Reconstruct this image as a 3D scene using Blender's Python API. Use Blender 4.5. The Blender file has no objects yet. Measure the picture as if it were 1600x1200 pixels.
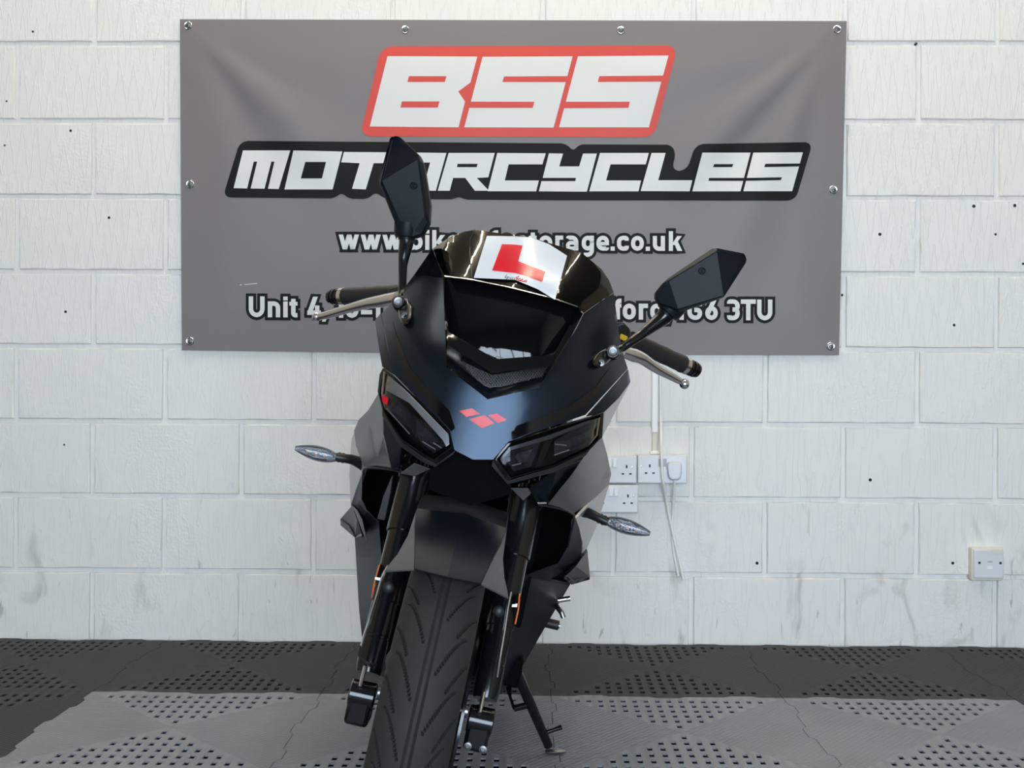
import bpy, bmesh, math, random
from mathutils import Vector, Matrix
random.seed(7)
sc = bpy.context.scene
COL = sc.collection
PI = math.pi

# ------------------------------------------------------------------ camera
F = 1850.0                      # focal length in pixels of the 1600 x 1200 frame
CAM = Vector((0, 0, 0.79))
YAW, ROLL = math.radians(1.0), math.radians(0.27)
_R0 = Vector((math.cos(YAW), math.sin(YAW), 0)); _Z = Vector((0, 0, 1))
CR = math.cos(ROLL) * _R0 + math.sin(ROLL) * _Z
CU = math.cos(ROLL) * _Z - math.sin(ROLL) * _R0
CF = CU.cross(CR).normalized()  # forward
cam_d = bpy.data.cameras.new('camera'); cam = bpy.data.objects.new('camera', cam_d); COL.objects.link(cam)
cam_d.sensor_width = 36.0; cam_d.lens = F / 1600 * 36.0; cam_d.clip_start = 0.05
M = Matrix((CR, CU, -CF)).transposed().to_4x4(); M.translation = CAM
cam.matrix_world = M
sc.camera = cam

# ------------------------------------------------------------------ light, world, exposure
w = bpy.data.worlds.new('world'); sc.world = w; w.use_nodes = True
bg = w.node_tree.nodes['Background']; bg.inputs[0].default_value = (0.72, 0.85, 1.0, 1); bg.inputs[1].default_value = 1.0
DOOR_POWER, LED_POWER = 225.0, 41.0
al = bpy.data.lights.new('daylight', 'AREA'); al.shape = 'RECTANGLE'; al.size = 3.0; al.size_y = 2.2
al.energy = DOOR_POWER; al.color = (0.70, 0.85, 1.0)
alo = bpy.data.objects.new('daylight', al); COL.objects.link(alo)
alo.location = (0.35, -2.93, 1.15); alo.rotation_euler = (PI / 2, 0, 0)
sc.view_settings.view_transform = 'Standard'; sc.view_settings.look = 'None'
sc.view_settings.gamma = 1.0; sc.view_settings.use_curve_mapping = False
sc.view_settings.exposure = 0.35

# ------------------------------------------------------------------ pixel -> point
WALL_Y = 3.54
def ray(px, py):
    return (CF + CR * ((px - 800) / F) + CU * ((600 - py) / F))
def at(px, py, Y=WALL_Y):
    d = ray(px, py); return CAM + d * ((Y - CAM.y) / d.y)
# the motorcycle's own frame: x = to the right in the picture, y = towards its tail, z = up its mid plane
LEAN, BYAW, WR = math.radians(12.0), math.radians(1.0), 0.29
MATZ = 0.018
BU = Vector((math.sin(LEAN), 0, math.cos(LEAN)))
BB = Vector((math.sin(BYAW), math.cos(BYAW), 0))
BR = BB.cross(BU).normalized(); BU = BR.cross(BB).normalized()
AXLE = at(658, 1108, 1.77)
BO = AXLE - BU * WR; BO.z = MATZ
BM = Matrix((BR, BB, BU)).transposed().to_4x4(); BM.translation = BO
def L(px, py, b):
    d = ray(px, py); t = (b - (CAM - BO).dot(BB)) / d.dot(BB)
    q = CAM + d * t - BO
    return Vector((q.dot(BR), b, q.dot(BU)))
def cowl_b(x, h):
    t = h - 0.684
    if t < 0: c = -0.13 - 0.35 * t
    else:
        u = min(1.0, max(0.0, t - 0.085) / 0.09)   # upright nose, then laid back
        c = -0.13 + 0.12 * min(t, 0.175) + 0.78 * 0.09 * (u ** 3 - u ** 4 / 2) + 0.90 * max(0.0, t - 0.175)
    return c + 0.04 * abs(x) + 0.4 * x * x + 15.0 * abs(x) ** 3
def S(px, py, off=0.0):
    b = 0.05
    for _ in range(25):
        q = L(px, py, b); b = 0.5 * b + 0.5 * (cowl_b(q.x, q.z) + off)
    return L(px, py, b)
def steer(v, a=math.radians(2.0)):
    c, s = math.cos(a), math.sin(a)
    return Vector((v[0] * c - v[1] * s, v[0] * s + v[1] * c, v[2]))

# ------------------------------------------------------------------ materials
def mat(name, col, rough=0.5, metal=0.0, spec=0.5, coat=0.0, bump=None, noise=None):
    m = bpy.data.materials.new(name); m.use_nodes = True
    nt = m.node_tree; p = nt.nodes['Principled BSDF']
    p.inputs['Base Color'].default_value = (*col, 1); p.inputs['Roughness'].default_value = rough
    p.inputs['Metallic'].default_value = metal; p.inputs['Specular IOR Level'].default_value = spec
    p.inputs['Coat Weight'].default_value = coat; p.inputs['Coat Roughness'].default_value = 0.05
    tc = nt.nodes.new('ShaderNodeTexCoord')
    if bump:
        n = nt.nodes.new('ShaderNodeTexNoise'); n.inputs['Scale'].default_value = bump[0]; n.inputs['Detail'].default_value = 3
        b = nt.nodes.new('ShaderNodeBump'); b.inputs['Strength'].default_value = bump[1]; b.inputs['Distance'].default_value = bump[2]
        nt.links.new(tc.outputs['Object'], n.inputs['Vector']); nt.links.new(n.outputs['Fac'], b.inputs['Height'])
        nt.links.new(b.outputs['Normal'], p.inputs['Normal'])
    if noise:
        n = nt.nodes.new('ShaderNodeTexNoise'); n.inputs['Scale'].default_value = noise[0]; n.inputs['Detail'].default_value = 4
        r = nt.nodes.new('ShaderNodeMapRange'); r.inputs[3].default_value = rough - noise[1]; r.inputs[4].default_value = rough + noise[1]
        nt.links.new(tc.outputs['Object'], n.inputs['Vector']); nt.links.new(n.outputs['Fac'], r.inputs[0]); nt.links.new(r.outputs[0], p.inputs['Roughness'])
    return m
def glass_mat(name, tint, gloss_rough=0.02, ior=1.5):
    m = bpy.data.materials.new(name); m.use_nodes = True; nt = m.node_tree
    for n in list(nt.nodes):
        if n.type == 'BSDF_PRINCIPLED': nt.nodes.remove(n)
    out = [n for n in nt.nodes if n.type == 'OUTPUT_MATERIAL'][0]
    t = nt.nodes.new('ShaderNodeBsdfTransparent'); t.inputs[0].default_value = (*tint, 1)
    g = nt.nodes.new('ShaderNodeBsdfGlossy'); g.inputs['Roughness'].default_value = gloss_rough
    f = nt.nodes.new('ShaderNodeFresnel'); f.inputs[0].default_value = ior
    x = nt.nodes.new('ShaderNodeMixShader')
    nt.links.new(f.outputs[0], x.inputs[0]); nt.links.new(t.outputs[0], x.inputs[1]); nt.links.new(g.outputs[0], x.inputs[2])
    nt.links.new(x.outputs[0], out.inputs[0])
    return m
def emit(name, col, st):
    m = bpy.data.materials.new(name); m.use_nodes = True; nt = m.node_tree
    p = nt.nodes['Principled BSDF']; p.inputs['Base Color'].default_value = (0.9, 0.9, 0.9, 1)
    p.inputs['Emission Color'].default_value = (*col, 1); p.inputs['Emission Strength'].default_value = st
    return m
def paint_mat():
    m = bpy.data.materials.new('white_masonry_paint'); m.use_nodes = True; nt = m.node_tree; N = nt.nodes; K = nt.links
    p = N['Principled BSDF']; p.inputs['Roughness'].default_value = 0.55
    g = N.new('ShaderNodeNewGeometry')
    def mapped(sx, sy, sz):
        mp = N.new('ShaderNodeMapping'); mp.inputs['Scale'].default_value = (sx, sy, sz); K.new(g.outputs['Position'], mp.inputs[0]); return mp.outputs[0]
    def noise(vec, scale, detail=3, dist=0.0):
        n = N.new('ShaderNodeTexNoise'); n.inputs['Scale'].default_value = scale; n.inputs['Detail'].default_value = detail
        n.inputs['Distortion'].default_value = dist; K.new(vec, n.inputs['Vector']); return n.outputs['Fac']
    def ramp(v, a, b, lo=0.0, hi=1.0):
        r = N.new('ShaderNodeMapRange'); r.interpolation_type = 'SMOOTHSTEP'
        r.inputs[1].default_value = a; r.inputs[2].default_value = b; r.inputs[3].default_value = lo; r.inputs[4].default_value = hi
        K.new(v, r.inputs[0]); return r.outputs[0]
    def mth(op, a, b=None, c=None):
        n = N.new('ShaderNodeMath'); n.operation = op
        for i, v in enumerate((a, b, c)):
            if v is None: continue
            if isinstance(v, (int, float)): n.inputs[i].default_value = v
            else: K.new(v, n.inputs[i])
        return n.outputs[0]
    N_sep = N.new('ShaderNodeSeparateXYZ'); K.new(g.outputs['Position'], N_sep.inputs[0])
    # runs of paint: narrow vertical ridges; stipple and lumps
    d = noise(mapped(1, 1, 0.13), 42, 1, 0.6)
    runs = mth('SUBTRACT', 1.0, ramp(mth('ABSOLUTE', mth('SUBTRACT', d, 0.52)), 0.0, 0.022))
    lump = noise(mapped(1, 1, 1), 26, 4)
    patch = ramp(noise(mapped(1, 1, 1), 3.1, 2), 0.5, 0.62)
    stip = mth('MULTIPLY', noise(mapped(1, 1, 1), 130, 3), patch)
    brush = noise(mapped(1, 1, 0.06), 150, 2)
    # zigzag roller runs, mostly on the upper courses
    px_ = mth('ADD', N_sep.outputs[0], mth('MULTIPLY', lump, 0.012))
    tri = mth('DIVIDE', mth('PINGPONG', px_, 0.021), 0.021)
    frz = mth('FRACT', mth('ADD', mth('DIVIDE', N_sep.outputs[2], 0.17), mth('MULTIPLY', noise(mapped(1, 1, 0.2), 6, 2), 1.6)))
    zig = mth('SUBTRACT', 1.0, ramp(mth('ABSOLUTE', mth('SUBTRACT', tri, frz)), 0.0, 0.09))
    zig = mth('MULTIPLY', zig, ramp(N_sep.outputs[2], 0.5, 1.3, 0.15, 1.0))
    runs = mth('MAXIMUM', runs, mth('MULTIPLY', zig, 1.6))
    hgt = mth('ADD', mth('ADD', mth('MULTIPLY', runs, 0.22), mth('MULTIPLY', lump, 0.7)), mth('ADD', mth('MULTIPLY', stip, 0.8), mth('MULTIPLY', brush, 0.22)))
    b = N.new('ShaderNodeBump'); b.inputs['Strength'].default_value = 0.8; b.inputs['Distance'].default_value = 0.0028
    K.new(hgt, b.inputs['Height']); K.new(b.outputs[0], p.inputs['Normal'])
    # scuffs and grime, mostly on the lower courses
    sep = N.new('ShaderNodeSeparateXYZ'); K.new(g.outputs['Position'], sep.inputs[0])
    low = ramp(sep.outputs[2], 0.62, 0.12)
    sc1 = ramp(noise(mapped(1, 1, 0.45), 9, 5, 0.8), 0.58, 0.74)
    sc2 = ramp(noise(mapped(1.6, 1, 0.3), 30, 3, 1.2), 0.66, 0.75)
    dirt = mth('MULTIPLY', mth('MAXIMUM', sc1, sc2), mth('ADD', mth('MULTIPLY', low, 0.6), 0.02))
    mx = N.new('ShaderNodeMix'); mx.data_type = 'RGBA'
    mx.inputs[6].default_value = (0.80, 0.785, 0.755, 1); mx.inputs[7].default_value = (0.33, 0.32, 0.30, 1)
    K.new(dirt, mx.inputs[0]); K.new(mx.outputs[2], p.inputs['Base Color'])
    return m
def tile_mat(name, col):
    m = bpy.data.materials.new(name); m.use_nodes = True; nt = m.node_tree; N = nt.nodes; K = nt.links
    p = N['Principled BSDF']; p.inputs['Roughness'].default_value = 0.6; p.inputs['Specular IOR Level'].default_value = 0.2
    tc = N.new('ShaderNodeTexCoord'); sep = N.new('ShaderNodeSeparateXYZ'); K.new(tc.outputs['Object'], sep.inputs[0])
    def mth(op, a, b=None, c=None):
        n = N.new('ShaderNodeMath'); n.operation = op
        for i, v in enumerate((a, b, c)):
            if v is None: continue
            if isinstance(v, (int, float)): n.inputs[i].default_value = v
            else: K.new(v, n.inputs[i])
        return n.outputs[0]
    x, y = sep.outputs[0], sep.outputs[1]
    mask = mth('GREATER_THAN', mth('ABSOLUTE', mth('DIVIDE', y, TD)), mth('ABSOLUTE', mth('DIVIDE', x, TW)))
    ribs = mth('SINE', mth('MULTIPLY', x, 2 * PI / (TW / 19)))
    fine = mth('MULTIPLY', mth('SINE', mth('MULTIPLY', mth('ADD', x, mth('MULTIPLY', y, 0.35)), 2 * PI / 0.016)), mth('SINE', mth('MULTIPLY', y, 2 * PI / 0.014)))
    h = mth('ADD', mth('MULTIPLY', mask, ribs), mth('MULTIPLY', mth('SUBTRACT', 1.0, mask), fine))
    b = N.new('ShaderNodeBump'); b.inputs['Strength'].default_value = 0.6; b.inputs['Distance'].default_value = 0.0014
    K.new(h, b.inputs['Height']); K.new(b.outputs[0], p.inputs['Normal'])
    n = N.new('ShaderNodeTexNoise'); n.inputs['Scale'].default_value = 5; n.inputs['Detail'].default_value = 5
    g = N.new('ShaderNodeNewGeometry'); K.new(g.outputs['Position'], n.inputs['Vector'])
    mx = N.new('ShaderNodeMix'); mx.data_type = 'RGBA'
    mx.inputs[6].default_value = (*[c * 0.85 for c in col], 1); mx.inputs[7].default_value = (*[c * 1.15 for c in col], 1)
    K.new(n.outputs['Fac'], mx.inputs[0])
    mx2 = N.new('ShaderNodeMix'); mx2.data_type = 'RGBA'; mx2.blend_type = 'MULTIPLY'
    mx2.inputs[7].default_value = (1.12, 1.12, 1.1, 1); K.new(mask, mx2.inputs[0]); K.new(mx.outputs[2], mx2.inputs[6])
    K.new(mx2.outputs[2], p.inputs['Base Color'])
    return m
TW, TD = 0.572, 0.59
m_paint = paint_mat()
m_tile_dark = tile_mat('charcoal_plastic_tile', (0.036, 0.036, 0.037))
m_tile_light = tile_mat('grey_plastic_tile', (0.225, 0.235, 0.268))
m_floor = mat('dark_concrete', (0.012, 0.012, 0.012), 0.8, bump=(40, 0.3, 0.002))
m_ceil = mat('dark_roof', (0.17, 0.16, 0.145), 0.8)
m_side = mat('warm_side_wall', (0.42, 0.36, 0.29), 0.8)
m_back = mat('dim_rear_wall', (0.10, 0.10, 0.10), 0.8)
m_led = emit('led_tube', (1.0, 0.90, 0.70), LED_POWER)
m_banner = mat('grey_vinyl', (0.207, 0.187, 0.190), 0.45, 0, 0.35, bump=(900, 0.06, 0.0004))
m_red = mat('red_print', (0.64, 0.075, 0.058), 0.45, 0, 0.3)
m_black_p = mat('black_print', (0.009, 0.009, 0.009), 0.55, 0, 0.15)
m_white_p = mat('white_print', (0.70, 0.70, 0.69), 0.45, 0, 0.3)
m_chrome = mat('bright_metal', (0.75, 0.74, 0.72), 0.18, 1.0, noise=(60, 0.06))
m_alu = mat('cast_aluminium', (0.70, 0.72, 0.76), 0.22, 1.0)
m_cowl = mat('satin_midnight_paint', (0.019, 0.028, 0.042), 0.27, 0.85)
m_fairing = mat('dark_navy_fairing', (0.007, 0.010, 0.016), 0.42, 0.0, 0.06)
m_guard = mat('satin_navy_mudguard', (0.009, 0.012, 0.019), 0.33, 0.35, 0.22)
m_bolt = mat('satin_bolt_steel', (0.20, 0.20, 0.205), 0.42, 1.0)
m_flank = mat('silver_flank_paint', (0.36, 0.365, 0.37), 0.30, 0.3)
m_satin = mat('satin_grey_paint', (0.105, 0.104, 0.104), 0.36, 0.35)
m_gloss = mat('gloss_black', (0.003, 0.003, 0.0035), 0.05, 0, 0.4)
m_plastic = mat('black_plastic', (0.010, 0.010, 0.0105), 0.42, bump=(500, 0.12, 0.0004))
m_mirror_shell = mat('grained_black_plastic', (0.006, 0.008, 0.012), 0.42, 0, 0.13, bump=(900, 0.2, 0.0004))
m_rubber = mat('tyre_rubber', (0.027, 0.025, 0.0235), 0.66, 0, 0.22, bump=(220, 0.25, 0.0006), noise=(18, 0.14))
m_grip = mat('grip_rubber', (0.010, 0.010, 0.010), 0.5, bump=(300, 0.3, 0.0006))
m_fork = mat('gloss_black_metal', (0.005, 0.005, 0.006), 0.16, 0, 0.5)
m_matt = mat('matt_black', (0.002, 0.002, 0.0022), 0.7, 0, 0.06)
m_mesh = mat('mesh_grey', (0.022, 0.022, 0.028), 0.5)
m_steel = mat('dull_steel', (0.30, 0.30, 0.30), 0.35, 1.0, noise=(40, 0.1))
m_lred = mat('red_sticker', (0.60, 0.005, 0.022), 0.12, 0, 0.25)
m_lwhite = mat('white_sticker', (0.60, 0.64, 0.70), 0.12, 0, 0.3)
m_orange = mat('orange_reflector', (0.75, 0.16, 0.03), 0.25)
m_yellow = mat('yellow_button', (0.80, 0.50, 0.01), 0.4)
m_socket = mat('white_socket_plastic', (0.70, 0.71, 0.74), 0.32, noise=(20, 0.05))
m_switch = mat('white_rocker_plastic', (0.86, 0.87, 0.88), 0.3)
m_beige = mat('aged_white_plastic', (0.70, 0.69, 0.56), 0.45, noise=(20, 0.05))
m_cable = mat('white_cable', (0.88, 0.87, 0.84), 0.4)
m_dark = mat('dark_hole', (0.01, 0.01, 0.012), 0.8)
m_window_grey = mat('grey_window_tab', (0.40, 0.41, 0.42), 0.4)
m_smoke = glass_mat('smoked_screen', (0.16, 0.145, 0.13), 0.03, 1.45)
m_lens = glass_mat('clear_lens', (0.80, 0.81, 0.83), 0.02, 1.22)
m_clear = glass_mat('clear_indicator_lens', (0.86, 0.88, 0.9), 0.05, 1.5)
m_reflector = mat('dark_reflector', (0.060, 0.060, 0.065), 0.25, 0.1)
m_facet = mat('faceted_reflector', (0.30, 0.30, 0.31), 0.2, 1.0, bump=(240, 1.0, 0.004))
m_satin_light = mat('pale_trim_and_reflection', (0.42, 0.41, 0.40), 0.3, 0.4)
m_ledchip = mat('amber_led_chip', (0.55, 0.25, 0.08), 0.3)
m_mirror = mat('mirror_glass', (0.8, 0.8, 0.82), 0.02, 1.0)

# ------------------------------------------------------------------ mesh helpers
def obj(name, bm, m, parent=None, smooth=None, mods=()):
    bmesh.ops.recalc_face_normals(bm, faces=bm.faces[:])
    me = bpy.data.meshes.new(name); bm.to_mesh(me); bm.free()
    for mm in (m if isinstance(m, (list, tuple)) else [m]): me.materials.append(mm)
    if smooth is not None:
        for p in me.polygons: p.use_smooth = True
        me.set_sharp_from_angle(angle=math.radians(smooth))
    o = bpy.data.objects.new(name, me); COL.objects.link(o)
    if parent: o.parent = parent
    for (wd, seg) in mods:
        b = o.modifiers.new('bevel', 'BEVEL'); b.width = wd; b.segments = seg; b.limit_method = 'ANGLE'; b.angle_limit = math.radians(35)
    return o
def tag(o, label=None, cat=None, group=None, kind=None):
    if label: o['label'] = label
    if cat: o['category'] = cat
    if group: o['group'] = group
    if kind: o['kind'] = kind
    return o
def empty(name, loc=(0, 0, 0), mtx=None):
    o = bpy.data.objects.new(name, None); COL.objects.link(o); o.empty_display_size = 0.1
    if mtx is not None: o.matrix_world = mtx
    else: o.location = loc
    return o
def frame_of(d):
    d = Vector(d).normalized(); a = Vector((0, 0, 1)) if abs(d.z) < 0.9 else Vector((1, 0, 0))
    u = d.cross(a).normalized(); return u, d.cross(u).normalized()
def add_tube(bm, pts, r, n=14, cap=True, flat=1.0, updir=None):
    pts = [Vector(p) for p in pts]; k = len(pts)
    rs = r if isinstance(r, (list, tuple)) else [r] * k
    rings = []; u = None
    for i in range(k):
        d = (pts[min(i + 1, k - 1)] - pts[max(i - 1, 0)]).normalized()
        if u is None:
            u = frame_of(d)[0] if updir is None else (Vector(updir) - d * Vector(updir).dot(d)).normalized()
        else: u = (u - d * u.dot(d)).normalized()
        v = d.cross(u)
        rings.append([bm.verts.new(pts[i] + u * (rs[i] * math.cos(2 * PI * j / n)) + v * (rs[i] * flat * math.sin(2 * PI * j / n))) for j in range(n)])
    for a, b in zip(rings, rings[1:]):
        for j in range(n): bm.faces.new((a[j], a[(j + 1) % n], b[(j + 1) % n], b[j]))
    if cap: bm.faces.new(rings[0][::-1]); bm.faces.new(rings[-1])
    return rings
def tube(name, pts, r, m, parent=None, n=14, smooth=40, **k):
    bm = bmesh.new(); add_tube(bm, pts, r, n, **k); return obj(name, bm, m, parent, smooth)
def lathe(bm, a, d, prof, n=24):
    """prof: (distance along d, radius) from point a"""
    d = Vector(d).normalized(); a = Vector(a)
    u, v = frame_of(d); rings = []
    for (t, r) in prof:
        rings.append([bm.verts.new(a + d * t + (u * math.cos(2 * PI * j / n) + v * math.sin(2 * PI * j / n)) * max(r, 1e-5)) for j in range(n)])
    for p, q in zip(rings, rings[1:]):
        for j in range(n): bm.faces.new((p[j], p[(j + 1) % n], q[(j + 1) % n], q[j]))
    bm.faces.new(rings[0][::-1]); bm.faces.new(rings[-1])
def loft(bm, rings, cap=True, closed=True):
    R = [[bm.verts.new(p) for p in ring] for ring in rings]; n = len(R[0])
    for a, b in zip(R, R[1:]):
        for j in range(n if closed else n - 1): bm.faces.new((a[j], a[(j + 1) % n], b[(j + 1) % n], b[j]))
    if cap: bm.faces.new(R[0][::-1]); bm.faces.new(R[-1])
def add_box(bm, c, s, rot=None):
    vs = []
    for x in (-1, 1):
        for y in (-1, 1):
            for z in (-1, 1):
                v = Vector((x * s[0] / 2, y * s[1] / 2, z * s[2] / 2))
                if rot is not None: v = rot @ v
                vs.append(bm.verts.new(Vector(c) + v))
    for f in ((0, 1, 3, 2), (4, 6, 7, 5), (0, 4, 5, 1), (2, 3, 7, 6), (0, 2, 6, 4), (1, 5, 7, 3)):
        bm.faces.new([vs[i] for i in f])
    return vs
def box(name, c, s, m, parent=None, bev=0.002, seg=2, rot=None):
    bm = bmesh.new(); add_box(bm, c, s, rot); return obj(name, bm, m, parent, 40, [(bev, seg)] if bev else ())
def flat_polys(polys, grid):
    """2-D polygons -> bmesh cut on a grid (z = 0)"""
    bm = bmesh.new(); key = {}
    for P in polys:
        vs = []
        for (x, y) in P:
            k = (round(x, 2), round(y, 2))
            if k not in key: key[k] = bm.verts.new((x, y, 0))
            if key[k] not in vs: vs.append(key[k])
        try: bm.faces.new(vs)
        except ValueError: pass
    bm.normal_update()
    bmesh.ops.triangulate(bm, faces=[f for f in bm.faces if len(f.verts) > 3], ngon_method='EAR_CLIP')
    if grid:
        for ax in (0, 1):
            lo = min(v.co[ax] for v in bm.verts); hi = max(v.co[ax] for v in bm.verts)
            c = (math.floor(lo / grid) + 1) * grid
            while c < hi - 0.01:
                no = (1, 0, 0) if ax == 0 else (0, 1, 0); co = (c, 0, 0) if ax == 0 else (0, c, 0)
                bmesh.ops.bisect_plane(bm, geom=bm.verts[:] + bm.edges[:] + bm.faces[:], plane_co=co, plane_no=no, dist=0.001)
                c += grid
    return bm
def thicken(bm, vec):
    """closed shell: the sheet, its copy moved by vec, and the rim"""
    vec = Vector(vec); fs = bm.faces[:]
    bnd = [e for e in bm.edges if len(e.link_faces) == 1]
    cp = {v: bm.verts.new(v.co + vec) for v in bm.verts[:]}
    for f in fs: bm.faces.new([cp[v] for v in reversed(f.verts)])
    for e in bnd:
        a, b = e.verts; bm.faces.new((a, b, cp[b], cp[a]))
def sheet(name, polys, m, parent, off=0.0, t=0.004, grid=14, fn=None, smooth=25, bev=0.0009, vec=None):
    """pixel polygons laid on the cowl surface (or on fn) and given thickness"""
    bm = flat_polys(polys, grid); fn = fn or (lambda x, y: S(x, y, off))
    for v in bm.verts: v.co = fn(v.co.x, v.co.y)
    thicken(bm, vec or (0, t, 0))
    return obj(name, bm, m, parent, smooth, [(bev, 2)] if bev else ())
def facets(name, pts, faces, m, parent, t=0.004, bev=0.0012, vec=None, smooth=20):
    bm = bmesh.new(); vs = [bm.verts.new(p) for p in pts]
    for f in faces: bm.faces.new([vs[i] for i in f])
    bmesh.ops.triangulate(bm, faces=[f for f in bm.faces if len(f.verts) > 4])
    thicken(bm, vec or (0, t, 0))
    return obj(name, bm, m, parent, smooth, [(bev, 2)] if bev else ())
def fillet(pts, rad, closed=False, seg=5):
    pts = [Vector((p[0], p[1])) for p in pts]; n = len(pts); out = []
    for i in range(n):
        if not closed and i in (0, n - 1): out.append(pts[i]); continue
        p, a, b = pts[i], pts[i - 1], pts[(i + 1) % n]
        u, v = (a - p), (b - p); r = min(rad, 0.499 * u.length, 0.499 * v.length); u.normalize(); v.normalize()
        ang = u.angle(v) if True else 0
        if ang > 3.1 or r < 1e-4: out.append(p); continue
        A, B = p + u * r, p + v * r
        for k in range(seg + 1):
            s = k / seg; out.append((1 - s) ** 2 * A + 2 * s * (1 - s) * (p * 0.75 + (A + B) * 0.125) + s * s * B)
    return out

# ------------------------------------------------------------------ room
RX, RY0, RH = 2.75, -3.0, 3.6
def struct(name, c, s, m):
    o = box(name, c, s, m, None, 0); o['kind'] = 'structure'; return o
floor = struct('floor', (0, 0.3, -0.05), (2 * RX + 0.2, 7.0, 0.1), m_floor)
struct('ceiling', (0, 0.3, RH + 0.05), (2 * RX + 0.2, 7.0, 0.1), m_ceil)
struct('wall_left', (-RX - 0.05, 0.3, RH / 2), (0.1, 7.0, RH), m_side)
struct('wall_right', (RX + 0.05, 0.3, RH / 2), (0.1, 7.0, RH), m_side)
# rear wall with the loading door open to the daylight
bm = bmesh.new()
dx0, dx1, dz = -1.2, 1.9, 2.28
add_box(bm, ((-RX + dx0) / 2, RY0 - 0.05, RH / 2), (dx0 + RX, 0.1, RH)); add_box(bm, ((RX + dx1) / 2, RY0 - 0.05, RH / 2), (RX - dx1, 0.1, RH))
add_box(bm, ((dx0 + dx1) / 2, RY0 - 0.05, (RH + dz) / 2), (dx1 - dx0, 0.1, RH - dz))
o = obj('wall_rear', bm, m_back); o['kind'] = 'structure'
bm = bmesh.new()
for i in range(6): add_box(bm, (dx0 + (dx1 - dx0) * i / 5, RY0 + 0.12, dz / 2), (0.05, 0.05, dz))
for z in (1.05, dz - 0.02): add_box(bm, ((dx0 + dx1) / 2, RY0 + 0.12, z), (dx1 - dx0, 0.05, 0.05))
o = obj('door_1', bm, m_matt); o['kind'] = 'structure'

# block wall: mortar bed, then every block a part
wall = struct('wall_back', (0, WALL_Y + 0.0095 + 0.1, RH / 2), (2 * RX + 0.2, 0.2, RH), m_paint)
zj = [at(100, y).z for y in (68, 189, 307, 424.5, 541, 658, 774, 891)]
pitch_z = (zj[1] - zj[7]) / 6
zl = [zj[7] - pitch_z * k for k in (1,)] + zj[::-1]
while zl[-1] < RH: zl.append(zl[-1] + pitch_z)
xo = at(145, 480).x; xe = at(25.5, 480).x; bp = (at(1557, 480).x - xo) / 6
def block_mesh(wd, seed):
    rnd = random.Random(seed); h = pitch_z; bm = bmesh.new(); g = 0.0165
    def perim(inset, y, jit):
        P = []; hw, hh = wd / 2 - inset, h / 2 - inset
        for (ax, az, bx_, bz_, n) in ((-hw, -hh, hw, -hh, 9), (hw, -hh, hw, hh, 4), (hw, hh, -hw, hh, 9), (-hw, hh, -hw, -hh, 4)):
            for k in range(n):
                t = k / n; P.append(Vector((ax + (bx_ - ax) * t + rnd.uniform(-jit, jit), y, az + (bz_ - az) * t + rnd.uniform(-jit, jit))))
        return P
    R = [perim(g / 2 - 0.002, 0.0115, 0.0010), perim(g / 2 - 0.0005, 0.002, 0.0015), perim(g / 2 + 0.0014, 0.0, 0.0017)]
    V = [[bm.verts.new(p) for p in r] for r in R]; n = len(V[0])
    for a, b in zip(V, V[1:]):
        for j in range(n): bm.faces.new((a[j], a[(j + 1) % n], b[(j + 1) % n], b[j]))
    bm.faces.new(V[2])
    bmesh.ops.recalc_face_normals(bm, faces=bm.faces[:])
    bmesh.ops.triangulate(bm, faces=[f for f in bm.faces if len(f.verts) > 4])
    for f in bm.faces:
        if f.calc_center_median().y < 0.001 and f.normal.y > 0: f.normal_flip()
    me = bpy.data.meshes.new('block'); bm.to_mesh(me); bm.free(); me.materials.append(m_paint)
    for p in me.polygons: p.use_smooth = True
    me.set_sharp_from_angle(angle=math.radians(24))
    return me
blocks = [block_mesh(bp, s) for s in range(5)]
for k in range(len(zl) - 1):
    zc = (zl[k] + zl[k + 1]) / 2
    x0 = xo if k % 2 == (len(zl) * 0 + 0) else xe
    # the course below the lowest joint (891 px) has its joints at 149, 390 ... as the odd courses
    i = -7
    while True:
        xc = x0 + bp * (i + 0.5); i += 1
        if xc - bp / 2 > RX: break
        if xc + bp / 2 < -RX: continue
        o = bpy.data.objects.new('block', random.choice(blocks)); COL.objects.link(o); o.parent = wall
        hgt = zl[k + 1] - zl[k]
        o.location = Vector((xc, WALL_Y + random.uniform(-0.0008, 0.0008), zc)) - wall.location
        o.scale = (1, 1, hgt / pitch_z)
# the cut course at the floor
# old screw holes: short dark plugs in the face
for (px, py, r) in ((51, 49, 3), (10, 158, 2.6), (7, 227, 2.6), (102, 487, 3.5), (1432, 68, 3), (1375, 366, 4.5), (1522, 322, 4), (1586, 321, 4), (1556, 366, 3),
                    (1491, 508, 4), (1599, 412, 3), (1489, 880, 4), (1316, 461, 3), (170, 340, 3.5), (1360, 750, 4), (1183, 880, 4), (1068, 746, 4), (110, 204, 3.5), (100, 695, 2.5)):
    bm = bmesh.new(); p = at(px, py, WALL_Y - 0.0015); lathe(bm, p, (0, 1, 0), [(0, r / 522 * 0.5), (0.002, r / 522 * 0.65), (0.014, r / 522 * 0.65)], 10)
    o = obj('screw_hole', bm, m_dark, wall)
    o.matrix_parent_inverse = Matrix.Identity(4); o.location = -wall.location

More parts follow.
